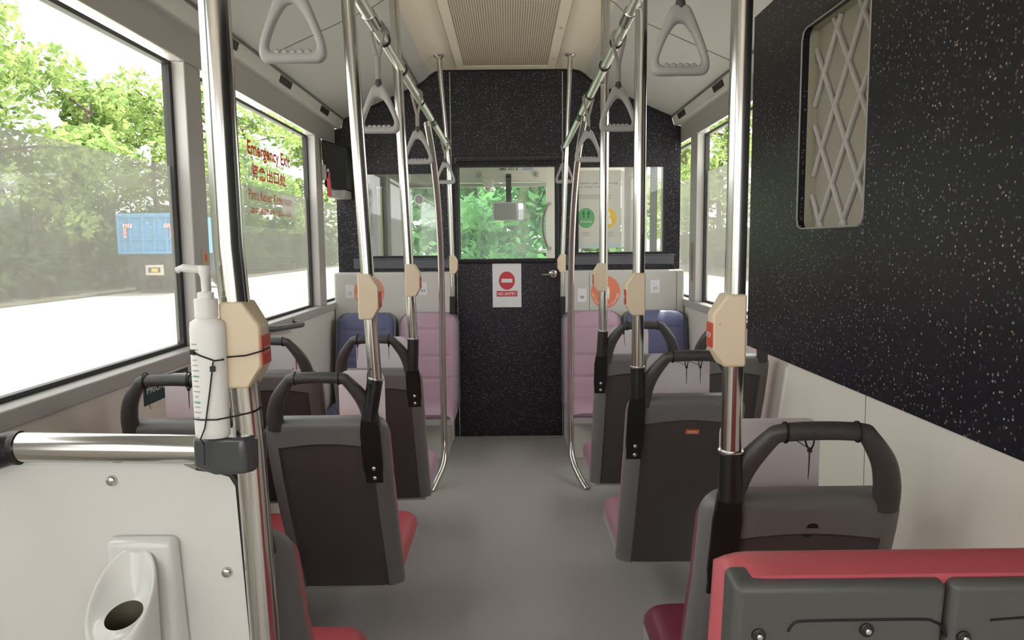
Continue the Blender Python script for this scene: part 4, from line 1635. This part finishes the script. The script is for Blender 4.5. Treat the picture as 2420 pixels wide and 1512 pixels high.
t = thing('seat_notice_plate', 'dark green priority seat plate on the left wall under the near window', 'label', (0, 0, 0))
p0, p1 = atx(377, 905, xw + .001), atx(444, 888, xw + .001)
fr = (Vector((xw + .0006, (p0.y + p1.y) / 2 - .05, .815)), *LWALL)
sheet('plate', fr, .30, .070, M_labelg, t, .0012)
text_obj('lettering', 'PRIORITY SEAT', (fr[0] + Vector((0, 0, .010)), *LWALL), .26, .024, M_textwhite, t, .0016)

t = thing('wall_sticker', 'white sticker with red border on the left wall behind the window seat handle', 'sticker', (0, 0, 0))
q = atx(684, 850, xw)
fr = (Vector((xw + .0006, q.y, q.z - .02)), *LWALL)
sheet('paper', fr, .20, .15, M_paper, t, .0008)
bm = new()
for s0, s1 in (((-.10, .075), (.10, .075)), ((.10, .075), (.10, -.075)), ((-.10, -.075), (.10, -.075)), ((-.10, .075), (-.10, -.075)), ((-.09, .07), (.09, -.07))):
    f = lambda a_: fr[0] + LWALL[0] * a_[0] + LWALL[1] * a_[1] + Vector((.001, 0, 0))
    tube(bm, [f(s0), f(s1)], .0045, 4)
obj('red_border', bm, M_signred, t)
bm = new(); box(bm, (xw + .001, xw + .002), (q.y - .006, q.y + .006), (q.z - .06, q.z + .03)); obj('black_figure', bm, M_textdark, t)

t = thing('instruction_sticker', 'white strip sticker with red print at the foot of the pillar between left windows', 'sticker', (0, 0, 0))
sheet('tan_print', (Vector((xw + .0006, 2.61, 1.215)), *LWALL), .05, .06, mat('tan_sticker', (.55, .45, .30), .5), t, .0007)
sheet('red_mark', (Vector((xw + .0014, 2.622, 1.215)), *LWALL), .014, .026, M_orange2, t, .0007)
sheet('red_print', (Vector((xw + .0006, 2.61, 1.13)), *LWALL), .04, .09, M_signredp, t, .0007)

t = thing('emergency_hammer', 'red emergency hammer in its holder on the far left pillar', 'hammer', (0, 0, 0))
q = atx(771, 440, xw + .02)
bm = new(); box(bm, (xw + .0005, xw + .028), (q.y - .035, q.y + .035), (q.z + .035, q.z + .125)); obj('holder', bm, M_frame, t, bevel=.006)
bm = new()
box(bm, (xw + .028, xw + .046), (q.y - .018, q.y + .022), (q.z - .062, q.z + .045))
tube(bm, [(xw + .036, q.y, q.z + .04), (xw + .040, q.y, q.z + .085)], .008, 8)
obj('handle', bm, M_signredp, t, bevel=.003)
bm = new(); lathe(bm, [(.004, -.030), (.011, -.026), (.011, .026), (.004, .030)], (xw + .040, q.y, q.z + .09), 'y', 12); obj('head', bm, M_chrome, t)
q = atx(763, 364, xw)
t = sheet('yellow_sticker', (Vector((xw + .0006, q.y, q.z)), *LWALL), .055, .075, M_yellow); tag(t, 'small yellow sticker above the emergency hammer', 'sticker')
q = atx(765, 597, xw)
t = sheet('pillar_sticker', (Vector((xw + .0006, q.y, q.z)), *LWALL), .04, .075, mat('tan_sticker', (.55, .45, .30), .5)); tag(t, 'small tan sticker low on the far left pillar', 'sticker')
q = atx(1638, 600, XW)
t = thing('pillar_notice', 'brown and mauve strip sticker on the far right window pillar', 'sticker', (0, 0, 0))
sheet('upper_print', (Vector((XW - .0006, 4.335, q.z + .03)), *RWALL), .045, .075, mat('brown_print', (.36, .25, .12), .5), t)
sheet('lower_print', (Vector((XW - .0006, 4.335, q.z - .085)), *RWALL), .040, .155, mat('mauve_print', (.30, .18, .20), .5), t)

# black display box over the left corner
t = thing('display_unit', 'black wedge shaped display box high in the left corner by the partition', 'display', (0, 0, 0))
bm = new()
hexa(bm, [(-1.085, 4.32, 1.60), (-.985, 4.45, 1.60), (-.985, 4.63, 1.60), (-1.085, 4.63, 1.60), (-1.085, 4.26, 1.875), (-.955, 4.36, 1.84), (-.955, 4.63, 1.84), (-1.085, 4.63, 1.875)])
obj('housing', bm, M_blackm, t, bevel=.008)
bm = new(); box(bm, (-1.085, -.995), (4.44, 4.62), (1.55, 1.598)); obj('lower_box', bm, M_cabgrey, t, bevel=.004)

# exit notice on the second left window
t = thing('exit_notice', 'red emergency exit lettering on clear film across the second left window', 'sign', (0, 0, 0))
xg = -XW - .047
p0, p1 = atx(571, 322, xg), atx(692, 385, xg)
ya, yb_ = p0.y, p1.y
ym = (ya + yb_) / 2
zt4 = p0.z
L = yb_ - ya
bm = new(); box(bm, (xg - .0012, xg - .0006), (ya, yb_), (1.345, zt4)); obj('clear_sheet', bm, M_clear, t)
frl = lambda z, y=ym: (Vector((xg, y, z)), *LWALL)
z1 = atx(626, 366, xg).z; z2 = atx(630, 415, xg).z; z3 = atx(630, 466, xg).z; z4 = atx(630, 500, xg).z
text_obj('english_lettering', 'Emergency Exit', frl(z1), L * .84, .082, M_textred, t, bold=.03)
text_obj('chinese_lettering', '\u7d27\u6025\u51fa\u53e3\u5904', frl(z2, ym - .02), L * .68, .066, M_textred, t, bold=.025)
text_obj('malay_lettering', 'Pintu Keluar Kecemasan', frl(z3), L * .86, .048, M_textred, t)
text_obj('tamil_lettering', '\u0b85\u0bb5\u0b9a\u0bb0\u0b95\u0bbe\u0bb2 \u0bb5\u0bbe\u0baf\u0bbf\u0bb2\u0bcd', frl(z4), L * .84, .042, M_textred, t)
p0, p1 = atx(666, 468, xg), atx(696, 502, xg)
t2 = sheet('white_label', (Vector((xg, (p0.y + p1.y) / 2, (p0.z + p1.z) / 2)), *LWALL), p1.y - p0.y, .095, mix_mat('white_label', 1.0, (1, 1, 1), (.92, .92, .90), .3, 0.0), None, .0014)
tag(t2, 'blank white label stuck over the end of the exit lettering', 'label')

# ================================================================== DRIVER'S CABIN BEYOND THE PARTITION
YW = 6.25
bm = new()
box(bm, (-1.095, 1.095), (YF + .04, YW + .3), (1.985, 2.03))
struct('trim_18', bm, M_cabin)
bm = new(); box(bm, (-1.12, 1.12), (YW, YW + .05), (0, .80))
box(bm, (-1.12, 1.12), (YW, YW + .05), (at(1200, 431, YW).z, 1.985))
xr0 = at(1291, 500, YW).x
box(bm, (xr0, xr0 + .30), (YW, YW + .05), (.80, at(1200, 431, YW).z))
struct('wall_cabin', bm, M_cabin)
w = bpy.data.objects.new('window_%d' % (wn + 3), None); COL.objects.link(w); w['kind'] = 'structure'
bm = new(); box(bm, (-1.1, xr0), (YW + .02, YW + .024), (.80, at(1200, 431, YW).z)); obj('glass', bm, M_glassg, w)
mx_ = at(1202, 450, YW - .01).x
bm = new(); box(bm, (at(1090, 440, YW).x, xr0), (YW - .012, YW + .018), (at(1200, 441, YW).z, at(1200, 433, YW).z)); obj('wiper_bar', bm, M_cabgrey, w)
t = thing('rear_view_mirror', 'wide rear view mirror hanging in the windscreen on a dark stem', 'mirror', (0, 0, 0))
a, b = at(1165, 478, YW - .25), at(1240, 521, YW - .25)
cm_ = (a + b) / 2
mr_ = Vector((math.cos(.22), math.sin(.22), 0))
fr = (Vector((cm_.x, YW - .25, cm_.z)), mr_, Vector((0, 0, 1)))
bm = new(); prism(bm, rrect(b.x - a.x, a.z - b.z, .02), -.02, .0, fr); obj('housing', bm, M_cabgrey, t, bevel=.004)
bm = new(); prism(bm, rrect(b.x - a.x - .016, a.z - b.z - .016, .015), .0, .0012, fr); obj('mirror_glass', bm, M_mirror, t, sm=False)
bm = new(); box(bm, (mx_ - .022, mx_ + .022), (YW - .235, YW - .21), (cm_.z, at(1202, 431, YW - .22).z + .05)); box(bm, (mx_ - .022, mx_ + .022), (YW - .235, YW), (at(1202, 431, YW).z + .02, at(1202, 431, YW).z + .05)); obj('stem', bm, M_cabdark, t)
t = thing('number_plate', 'small bus registration strip above the windscreen', 'plate', (0, 0, 0))
c = at(1201, 399, YW)
fr = (Vector((c.x, YW - .001, c.z)), *FACE)
sheet('plate', fr, .185, .036, M_plate, t, .001)
text_obj('lettering', 'SMB 203 B', (fr[0], *FACE), .165, .026, M_textdark, t, .0014)
c = at(1247, 398, YW)
t = sheet('blue_notice', (Vector((c.x, YW - .001, c.z)), *FACE), .085, .03, mat('notice_blue', (.30, .34, .55), .5)); tag(t, 'small blue and white notice beside the registration strip', 'notice')
for px in (1133, 1270):
    c = at(px, 412, YW)
    bm = new(); lathe(bm, [(.024, 0), (.022, -.02), (.012, -.026)], (c.x, YW, c.z), 'y', 16)
    o = obj('header_knob', bm, M_cabgrey)
    tag(o, 'round grey knob on the white header %s of the registration strip' % ('left' if px < 1200 else 'right'), 'knob', 'knobs above the windscreen')
t = thing('dome_camera', 'small white dome camera hanging under the windscreen header', 'camera', (0, 0, 0))
c = at(1154, 447, YW - .06)
bm = new(); box(bm, (c.x - .042, c.x + .042), (YW - .10, YW), (c.z + .012, c.z + .085)); obj('mount', bm, M_cabin, t, bevel=.006)
bm = new(); lathe(bm, [(.028, .012), (.028, 0), (.022, -.014), (.010, -.024), (.003, -.026)], (c.x, YW - .06, c.z), 'z', 18); obj('dome', bm, M_cabgrey, t)
t = thing('cabin_grab_handle', 'long curved dark handle on the white pillar by the windscreen', 'handle', (0, 0, 0))
bm = new(); tube(bm, smooth([at(1300, 482, YW + .0), at(1294, 486, YW - .05), at(1286, 510, YW - .07), at(1284, 535, YW - .07), at(1287, 560, YW - .07), at(1294, 582, YW - .05), at(1301, 586, YW)], 6), .014, 12); obj('bar', bm, mat('cabin_handle', (.17, .16, .14), .4), t, ang=60)
# cabin left: pillars and door glass
for i, (x0, x1, y0, y1, mm) in enumerate(((-1.095, -1.05, 4.72, 4.80, M_cabgrey), (-1.10, -1.04, 5.27, 5.45, M_cabin), (-.98, -.80, 5.9, 6.0, M_cabin), (-1.12, -1.0, 6.0, 6.25, M_cabgrey))):
    bm = new(); box(bm, (x0, x1), (y0, y1), (0.0, 1.985)); struct('trim_%d' % (19 + i), bm, mm)
bm = new(); box(bm, (-1.14, -1.105), (YE, 6.0), (.862, 1.985)); struct('wall_cabin_left', bm, M_cabgrey)
t = thing('fare_post', 'pale yellow strip post behind the left partition window', 'post', (0, 0, 0))
c = at(897, 500, 5.5)
bm = new(); box(bm, (c.x - .016, c.x + .016), (5.49, 5.52), (0, at(897, 446, 5.5).z)); obj('post', bm, M_cabyel, t)
bm = new(); box(bm, (c.x - .018, c.x + .018), (5.485, 5.525), (at(897, 446, 5.5).z, at(897, 441, 5.5).z)); obj('cap', bm, M_twhite, t)
t = thing('cabin_rail', 'horizontal bar seen high through the left partition window', 'handrail', (0, 0, 0))
bm = new(); tube(bm, [at(965, 438, 5.6), at(1045, 438, 5.6)], .022, 12); tube(bm, [at(966, 438, 5.6), Vector((at(966, 438, 5.6).x, 5.6, 1.985))], .012, 10); tube(bm, [at(1040, 438, 5.6), Vector((at(1040, 438, 5.6).x, 5.6, 1.985))], .012, 10); obj('bar', bm, M_satin, t, ang=60)
t = thing('ring_sticker', 'white ring sticker on the left partition window', 'sticker', (0, 0, 0))
c = at(990, 471, YF + .009)
bm = new(); tube(bm, [(c.x + .027 * math.cos(2 * PI * k / 32), YF + .0085, c.z + .031 * math.sin(2 * PI * k / 32)) for k in range(32)], .0040, 6, closed=True); obj('ring', bm, M_twhite, t)
bm = new(); prism(bm, ell(.024, .027, 28), 0, .0004, (Vector((c.x, YF + .0095, c.z)), *FACE)); obj('disc', bm, M_cabgrey, t, sm=False)
t = thing('cabin_intercom', 'dark small box on the grey pillar behind the left partition window', 'box', (0, 0, 0))
a, b = at(862, 434, 4.98), at(876, 492, 4.98)
bm = new(); box(bm, (-1.097, b.x), (4.90, 4.98), (b.z, a.z)); obj('housing', bm, M_cabdark, t, bevel=.004)
# driver's seat side: light screens behind the right partition window
for i, (pa, pb_, y, mm) in enumerate(((1540, 1552, 5.2, M_cabdark),)):
    a, b = at(pa, 400, y), at(pb_, 600, y)
    bm = new(); box(bm, (a.x, b.x), (y, y + .05), (0, 1.985)); struct('trim_23', bm, mm)
bm = new(); a, b = at(1478, 400, 5.4), at(1530, 400, 5.4); box(bm, (a.x, b.x), (5.4, 5.44), (0, 1.985)); struct('trim_24', bm, M_cabin)

t = thing('safety_poster', 'white poster with green and yellow circles behind the right partition window', 'poster', (0, 0, 0))
yq = YF + .006
a, b = at(1352, 403, yq), at(1467, 586, yq)
a.x = max(a.x, WR[0] + .014)
c = (a + b) / 2
fr = (Vector((c.x, yq + .003, c.z)), *FACE)
PW, PH = b.x - a.x, a.z - b.z
sheet('paper', fr, PW, PH, mix_mat('poster_paper', 1.0, (1, 1, 1), (.80, .79, .75), .3, 0.0), t, .0006)
fp = lambda px, py: Vector((at(px, py, yq).x, yq + .003, at(px, py, yq).z))
text_obj('title', 'Together Safe Commuting', (fp(1412, 433), *FACE), .26, .016, M_textgrey, t, .001)
text_obj('subtitle', 'on Public Transport', (fp(1405, 442), *FACE), .20, .015, M_textgrey, t, .001)
bm = new()
for py, w__ in ((461, .22), (465, .20), (469, .21)):
    p = fp(1405, py); box(bm, (p.x - w__ / 2, p.x + w__ / 2), (p.y - .001, p.y - .0007), (p.z - .0016, p.z + .0016))
for py, w__ in ((549, .05), (553, .05), (557, .05)):
    for px in (1385, 1440):
        p = fp(px, py); box(bm, (p.x - w__ / 2, p.x + w__ / 2), (p.y - .001, p.y - .0007), (p.z - .0013, p.z + .0013))
obj('small_print', bm, M_textgrey, t, sm=False)
for px, mm, nm in ((1385, M_green, 'green_circle'), (1436, M_circy, 'yellow_circle')):
    bm = new(); prism(bm, ell(.056, .064, 40), .0006, .0009, (fp(px, 515), *FACE)); ci = obj(nm, bm, mm, t, sm=False)
    if nm == 'green_circle':
        bm = new()
        for s_ in (-1, 1):
            p = fp(px + s_ * 6, 504)
            prism(bm, ell(.0075, .014, 14), .0009, .0012, (p, *FACE)); prism(bm, ell(.0052, .008, 12, -s_ * .002, -.022), .0009, .0012, (p, *FACE))
        obj('footprints', bm, M_greend, ci, sm=False)
        text_obj('lettering', 'KEEP YOUR DISTANCE', (fp(px, 524), *FACE), .080, .010, M_textwhite, ci, .0012)
    else:
        bm = new(); p = fp(px, 514); prism(bm, ell(.016, .02, 18, 0, .02), .0009, .0012, (p, *FACE)); prism(bm, [(-.026, -.04), (.026, -.04), (.020, -.002), (-.020, -.002)], .0009, .0012, (p, *FACE)); obj('standing_figure', bm, M_textwhite, ci, sm=False)
p = fp(1411, 580)
bm = new(); prism(bm, [(-PW / 2 + .004, -.008), (PW / 2 - .004, -.008), (PW / 2 - .004, .008), (-PW / 2 + .004, .008)], .0006, .0008, (Vector((c.x, p.y, p.z)), *FACE)); obj('blue_footer', bm, mat('footer_blue', (.50, .66, .72), .5), t, sm=False)
a, b = at(1469, 404, yq), at(1475, 584, yq)
bm = new(); box(bm, (a.x, b.x), (yq + .001, yq + .005), (b.z, a.z)); o = obj('poster_clip', bm, M_twhite); tag(o, 'white vertical clip strip along the right edge of the poster', 'strip')

# ================================================================== OUTSIDE
ZG = -0.38
bm = new()
for a in range(1):
    v = [bm.verts.new(p) for p in ((-60, -30, ZG - .02), (60, -30, ZG - .02), (60, 90, ZG - .02), (-60, 90, ZG - .02))]
    bm.faces.new(v)
o = struct('ground', bm, M_road)
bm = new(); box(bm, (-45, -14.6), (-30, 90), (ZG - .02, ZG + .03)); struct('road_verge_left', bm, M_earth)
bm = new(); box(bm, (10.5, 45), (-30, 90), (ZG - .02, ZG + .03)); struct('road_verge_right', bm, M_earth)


for n_, s_, xa, xb, h_ in (('left', -1, 18.2, 21.5, 3.4), ('right', 1, 13.2, 16.0, 2.6)):
    bm = new()
    R0 = random.Random(2)
    rows_ = []
    for k in range(60):
        y = -10 + k * 1.7
        rows_.append([bm.verts.new((s_ * (xa + (xb - xa) * q / 5 + R0.uniform(-.15, .15)), y, ZG + h_ * (q / 5) ** .6 + R0.uniform(-.12, .12) * (q > 0))) for q in range(6)] + [bm.verts.new((s_ * 60, y, ZG + h_))])
    for A, B in zip(rows_, rows_[1:]):
        for q in range(6):
            bm.faces.new((A[q], A[q + 1], B[q + 1], B[q]))
    struct('hill_' + n_, bm, M_bank if s_ < 0 else M_bankr)


def leaf_cloud(bm, blobs, n, size, seed):
    R = random.Random(seed)
    for _ in range(n):
        c, r = R.choice(blobs)
        while True:
            d = Vector((R.uniform(-1, 1), R.uniform(-1, 1), R.uniform(-1, 1)))
            if .35 < d.length < 1:
                break
        p = Vector(c) + Vector((d.x * r[0], d.y * r[1], d.z * r[2]))
        a = Vector((R.gauss(0, 1), R.gauss(0, 1), R.gauss(0, .7))).normalized()
        b = a.cross(Vector((R.gauss(0, 1), R.gauss(0, 1), R.gauss(0, 1)))).normalized()
        s = size * R.uniform(.6, 1.3)
        v = [bm.verts.new(p + a * s * x + b * s * y * .55) for x, y in ((-1, 0), (-.1, -.8), (1, 0), (-.1, .8))]
        bm.faces.new(v)


def make_tree(seed, h, spread, m, n, lsize, label, cat='tree', low=.22):
    R = random.Random(seed)
    t = thing('roadside_tree', label, 'tree', (0, 0, 0), 0, 'roadside trees')
    bm = new()
    tk = [(0, 0, -.02), (R.uniform(-.15, .15), R.uniform(-.15, .15), h * .3), (R.uniform(-.4, .4), R.uniform(-.4, .4), h * .62), (R.uniform(-.5, .5), R.uniform(-.5, .5), h * .85)]
    tube(bm, smooth(tk, 5), [.17 - .009 * k for k in range(16)], 9)
    blobs = []
    for k in range(15):
        zz = h * (low + (1 - low) * (k + .5) / 15)
        wid = spread * (1 - .55 * abs((k / 15) - .4))
        ang = R.uniform(0, 2 * PI)
        rad = wid * R.uniform(.25, .75)
        c = (rad * math.cos(ang), rad * math.sin(ang), zz)
        rr_ = R.uniform(.28, .45) * spread
        blobs.append((c, (rr_, rr_, rr_ * .6)))
        base = Vector(tk[1]).lerp(Vector(tk[3]), min(1, max(0, (zz / h - .3) / .6)))
        tube(bm, [base, base.lerp(Vector(c), .6) + Vector((0, 0, .1)), c], [.06, .04, .02], 6)
    obj('trunk', bm, M_bark, t)
    bm = new()
    leaf_cloud(bm, blobs, n, lsize, seed + 1)
    obj('crown', bm, m, t, sm=False)
    return t


TA = make_tree(3, 8.4, 3.1, M_leaf, 4000, .17, 'tall bright yellow green tree beyond the road, behind the near left window')
TB = make_tree(8, 7.0, 2.8, M_leaf, 3300, .18, 'loose leafed tree with sky gaps beyond the near left window')
TC = make_tree(15, 3.6, 1.15, M_leaf2, 4200, .085, 'dense green tree straight ahead beyond the windscreen mirror', low=.05)


def put(src, x, y, rz, sc, label):
    t = copy_tree(src)
    t.location = (x, y, ZG); t.rotation_euler = (0, 0, rz); t.scale = (sc, sc, sc)
    t['label'] = label


TA.location = (-18.0, 26.0, ZG)
TB.location = (-18.0, 20.5, ZG)
TC.location = (.0, 11.0, ZG)
for k, (x, y, rz, sc, src, lab) in enumerate((
        (-21.5, 24.0, 1.2, 1.35, TB, 'loose tree in the back row between the two trees of the near left window'), (-18.3, 31.5, 2.1, 1.25, TB, 'leafy tree behind the blue truck'), (-18.0, 37.5, 1.0, 1.15, TA, 'bright tree seen past the blue truck, through the second left window'),
        (-18.5, 45.0, 4.0, 1.6, TB, 'tree behind the exit lettering on the second left window'), (-18.5, 53.0, 5.2, 1.4, TA, 'tree seen at the far end of the second left window'),
        (-23.5, 29.0, 3.3, 1.45, TA, 'taller tree rising behind the roadside row on the left'), (-23, 40, .4, 1.4, TB, 'tall tree in the back row behind the exit lettering'),
        (-18.3, 15.0, .7, .95, TB, 'lower tree at the left photo edge'), (-18.5, 71.0, 2.7, 1.9, TB, 'distant tree beyond the far left pane'),
        (12.9, 44.5, 1.4, 1.25, TA, 'bright tree filling the nearer right side window'), (13.2, 54.5, 3.0, 1.35, TA, 'bright tree filling the far right side window'),
        (13.5, 33.5, 5.0, 1.35, TB, 'tree beside the right road edge, mostly hidden by the steel pole'), (14.5, 66.0, 2.2, 1.8, TB, 'distant tree past the far right window'),
        (-1.15, 11.6, 2.0, 1.0, TC, 'dense green tree left in the windscreen'), (1.2, 11.5, 4.2, 1.0, TC, 'dense green tree right in the windscreen'),
        (-.6, 13.3, 5.5, 1.3, TC, 'taller green tree behind the windscreen row, left of the mirror stem'), (.9, 13.6, 1.2, 1.3, TC, 'taller green tree behind the windscreen row, right of the mirror stem'))):
    put(src, x, y, rz, sc, lab)
TA.scale = (1.22, 1.22, 1.25)
TB.scale = (1.15, 1.15, 1.2)

# undergrowth along the verges: nobody could count it
bm = new()
R = random.Random(5)
for k in range(70):
    y = 8 + k * .85
    leaf_cloud(bm, [((-16.4 + R.uniform(-.4, .4), y, R.uniform(.3, 1.0))  if k % 2 else (-17.0 + R.uniform(-.4, .4), y, R.uniform(1.2, 2.3)), (1.3, 1.2, 1.2))], 190, .21, 100 + k)
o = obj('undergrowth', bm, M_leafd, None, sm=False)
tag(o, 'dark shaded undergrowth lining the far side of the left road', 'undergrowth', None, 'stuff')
bm = new()
for k in range(40):
    y = 10 + k * 1.0
    leaf_cloud(bm, [((11.8 + R.uniform(-.4, .4), y, R.uniform(.5, 1.7)), (1.1, 1.1, .9))], 150, .20, 300 + k)
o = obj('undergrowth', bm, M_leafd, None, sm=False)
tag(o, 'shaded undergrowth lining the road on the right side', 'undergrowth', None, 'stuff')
bm = new()
for k in range(9):
    leaf_cloud(bm, [((-1.9 + k * .47, 10.2 + R.uniform(-.3, .3), R.uniform(.3, 1.1)), (.5, .4, .6))], 240, .075, 500 + k)
o = obj('undergrowth', bm, M_leaf2, None, sm=False)
tag(o, 'green bushes at the foot of the trees in the windscreen', 'undergrowth', None, 'stuff')

# blue tipper truck, rear view
YT = 26.6
t = thing('tipper_truck', 'blue tipper truck parked across the road, seen from behind', 'truck', (0, 0, 0))
tl, tr_ = at(278, 507, YT).x, at(421, 507, YT).x
zt5 = at(350, 507, YT).z
zb5 = at(350, 600, YT).z
tc_ = (tl + tr_) / 2
bm = new()
box(bm, (tl, tr_), (YT, YT + 3.8), (zb5, zt5))
for x in [tl + (tr_ - tl) * k / 5 for k in range(6)]:
    box(bm, (x - .05, x + .05), (YT - .07, YT), (zb5, zt5))
box(bm, (tl, tr_), (YT - .09, YT), (zt5 - .10, zt5 + .04)); box(bm, (tl, tr_), (YT - .09, YT), (zb5, zb5 + .1))
box(bm, (tl, tr_), (YT - .06, YT), (zb5 + .50, zb5 + .58))
obj('tub', bm, M_tblue, t, bevel=.02)
bm = new(); box(bm, (tc_ - .65, tc_ + .65), (YT + .2, YT + 5.4), (.15, zb5)); box(bm, (tl + .3, tr_ - .3), (YT + .05, YT + .2), (.55, zb5)); obj('chassis', bm, M_tdark, t)
bm = new(); box(bm, (tl, tr_), (YT + 4.0, YT + 5.6), (.3, zt5 - .1)); obj('cab', bm, M_tblue, t, bevel=.08)
p = at(365, 638, YT - .02)
bm = new(); box(bm, (p.x - .32, p.x + .32), (YT - .03, YT + .05), (p.z - .19, p.z + .19)); obj('rear_plate', bm, M_tplate, t, bevel=.01)
bm = new(); box(bm, (p.x - .22, p.x + .22), (YT - .04, YT - .03), (p.z - .09, p.z + .09)); obj('plate_recess', bm, M_tdark, t)
bm = new(); box(bm, (p.x - .10, p.x + .14), (YT - .05, YT - .04), (p.z - .07, p.z + .06)); obj('number_plate', bm, M_tyel, t)
for x in (tl + .45, tr_ - .45):
    for y in (YT + .9, YT + 2.1, YT + 4.9):
        bm = new(); lathe(bm, [(.28, -.26), (.47, -.24), (.50, -.18), (.50, .18), (.47, .24), (.28, .26)], (x, y, ZG + .51), 'x', 24); obj('wheel', bm, M_tyre, t)
for sgn, x0 in ((1, at(290, 530, YT - .1).x), (-1, at(408, 530, YT - .1).x)):
    zz = at(300, 532, YT - .1).z
    bm = new(); box(bm, tuple(sorted((x0, x0 + sgn * .32))), (YT - .10, YT - .09), (zz - .10, zz + .05)); box(bm, tuple(sorted((x0, x0 + sgn * .11))), (YT - .10, YT - .09), (zz - .46, zz - .10))
    ch = obj('chevron_board', bm, M_twhite, t)
    bm = new()
    for k in range(5):
        q0 = zz - .44 + k * .075
        hexa(bm, [(x0, YT - .108, q0), (x0 + sgn * .11, YT - .108, q0 + .06), (x0 + sgn * .11, YT - .10, q0 + .06), (x0, YT - .10, q0), (x0, YT - .108, q0 + .035), (x0 + sgn * .11, YT - .108, q0 + .095), (x0 + sgn * .11, YT - .10, q0 + .095), (x0, YT - .10, q0 + .035)])
    for k in range(3):
        q0 = x0 + sgn * (.04 + k * .085)
        hexa(bm, [(q0, YT - .108, zz - .10), (q0 + sgn * .035, YT - .108, zz - .10), (q0 + sgn * .035, YT - .10, zz - .10), (q0, YT - .10, zz - .10), (q0 + sgn * .04, YT - .108, zz + .05), (q0 + sgn * .075, YT - .108, zz + .05), (q0 + sgn * .075, YT - .10, zz + .05), (q0 + sgn * .04, YT - .10, zz + .05)])
    obj('red_stripes', bm, M_textred, ch)
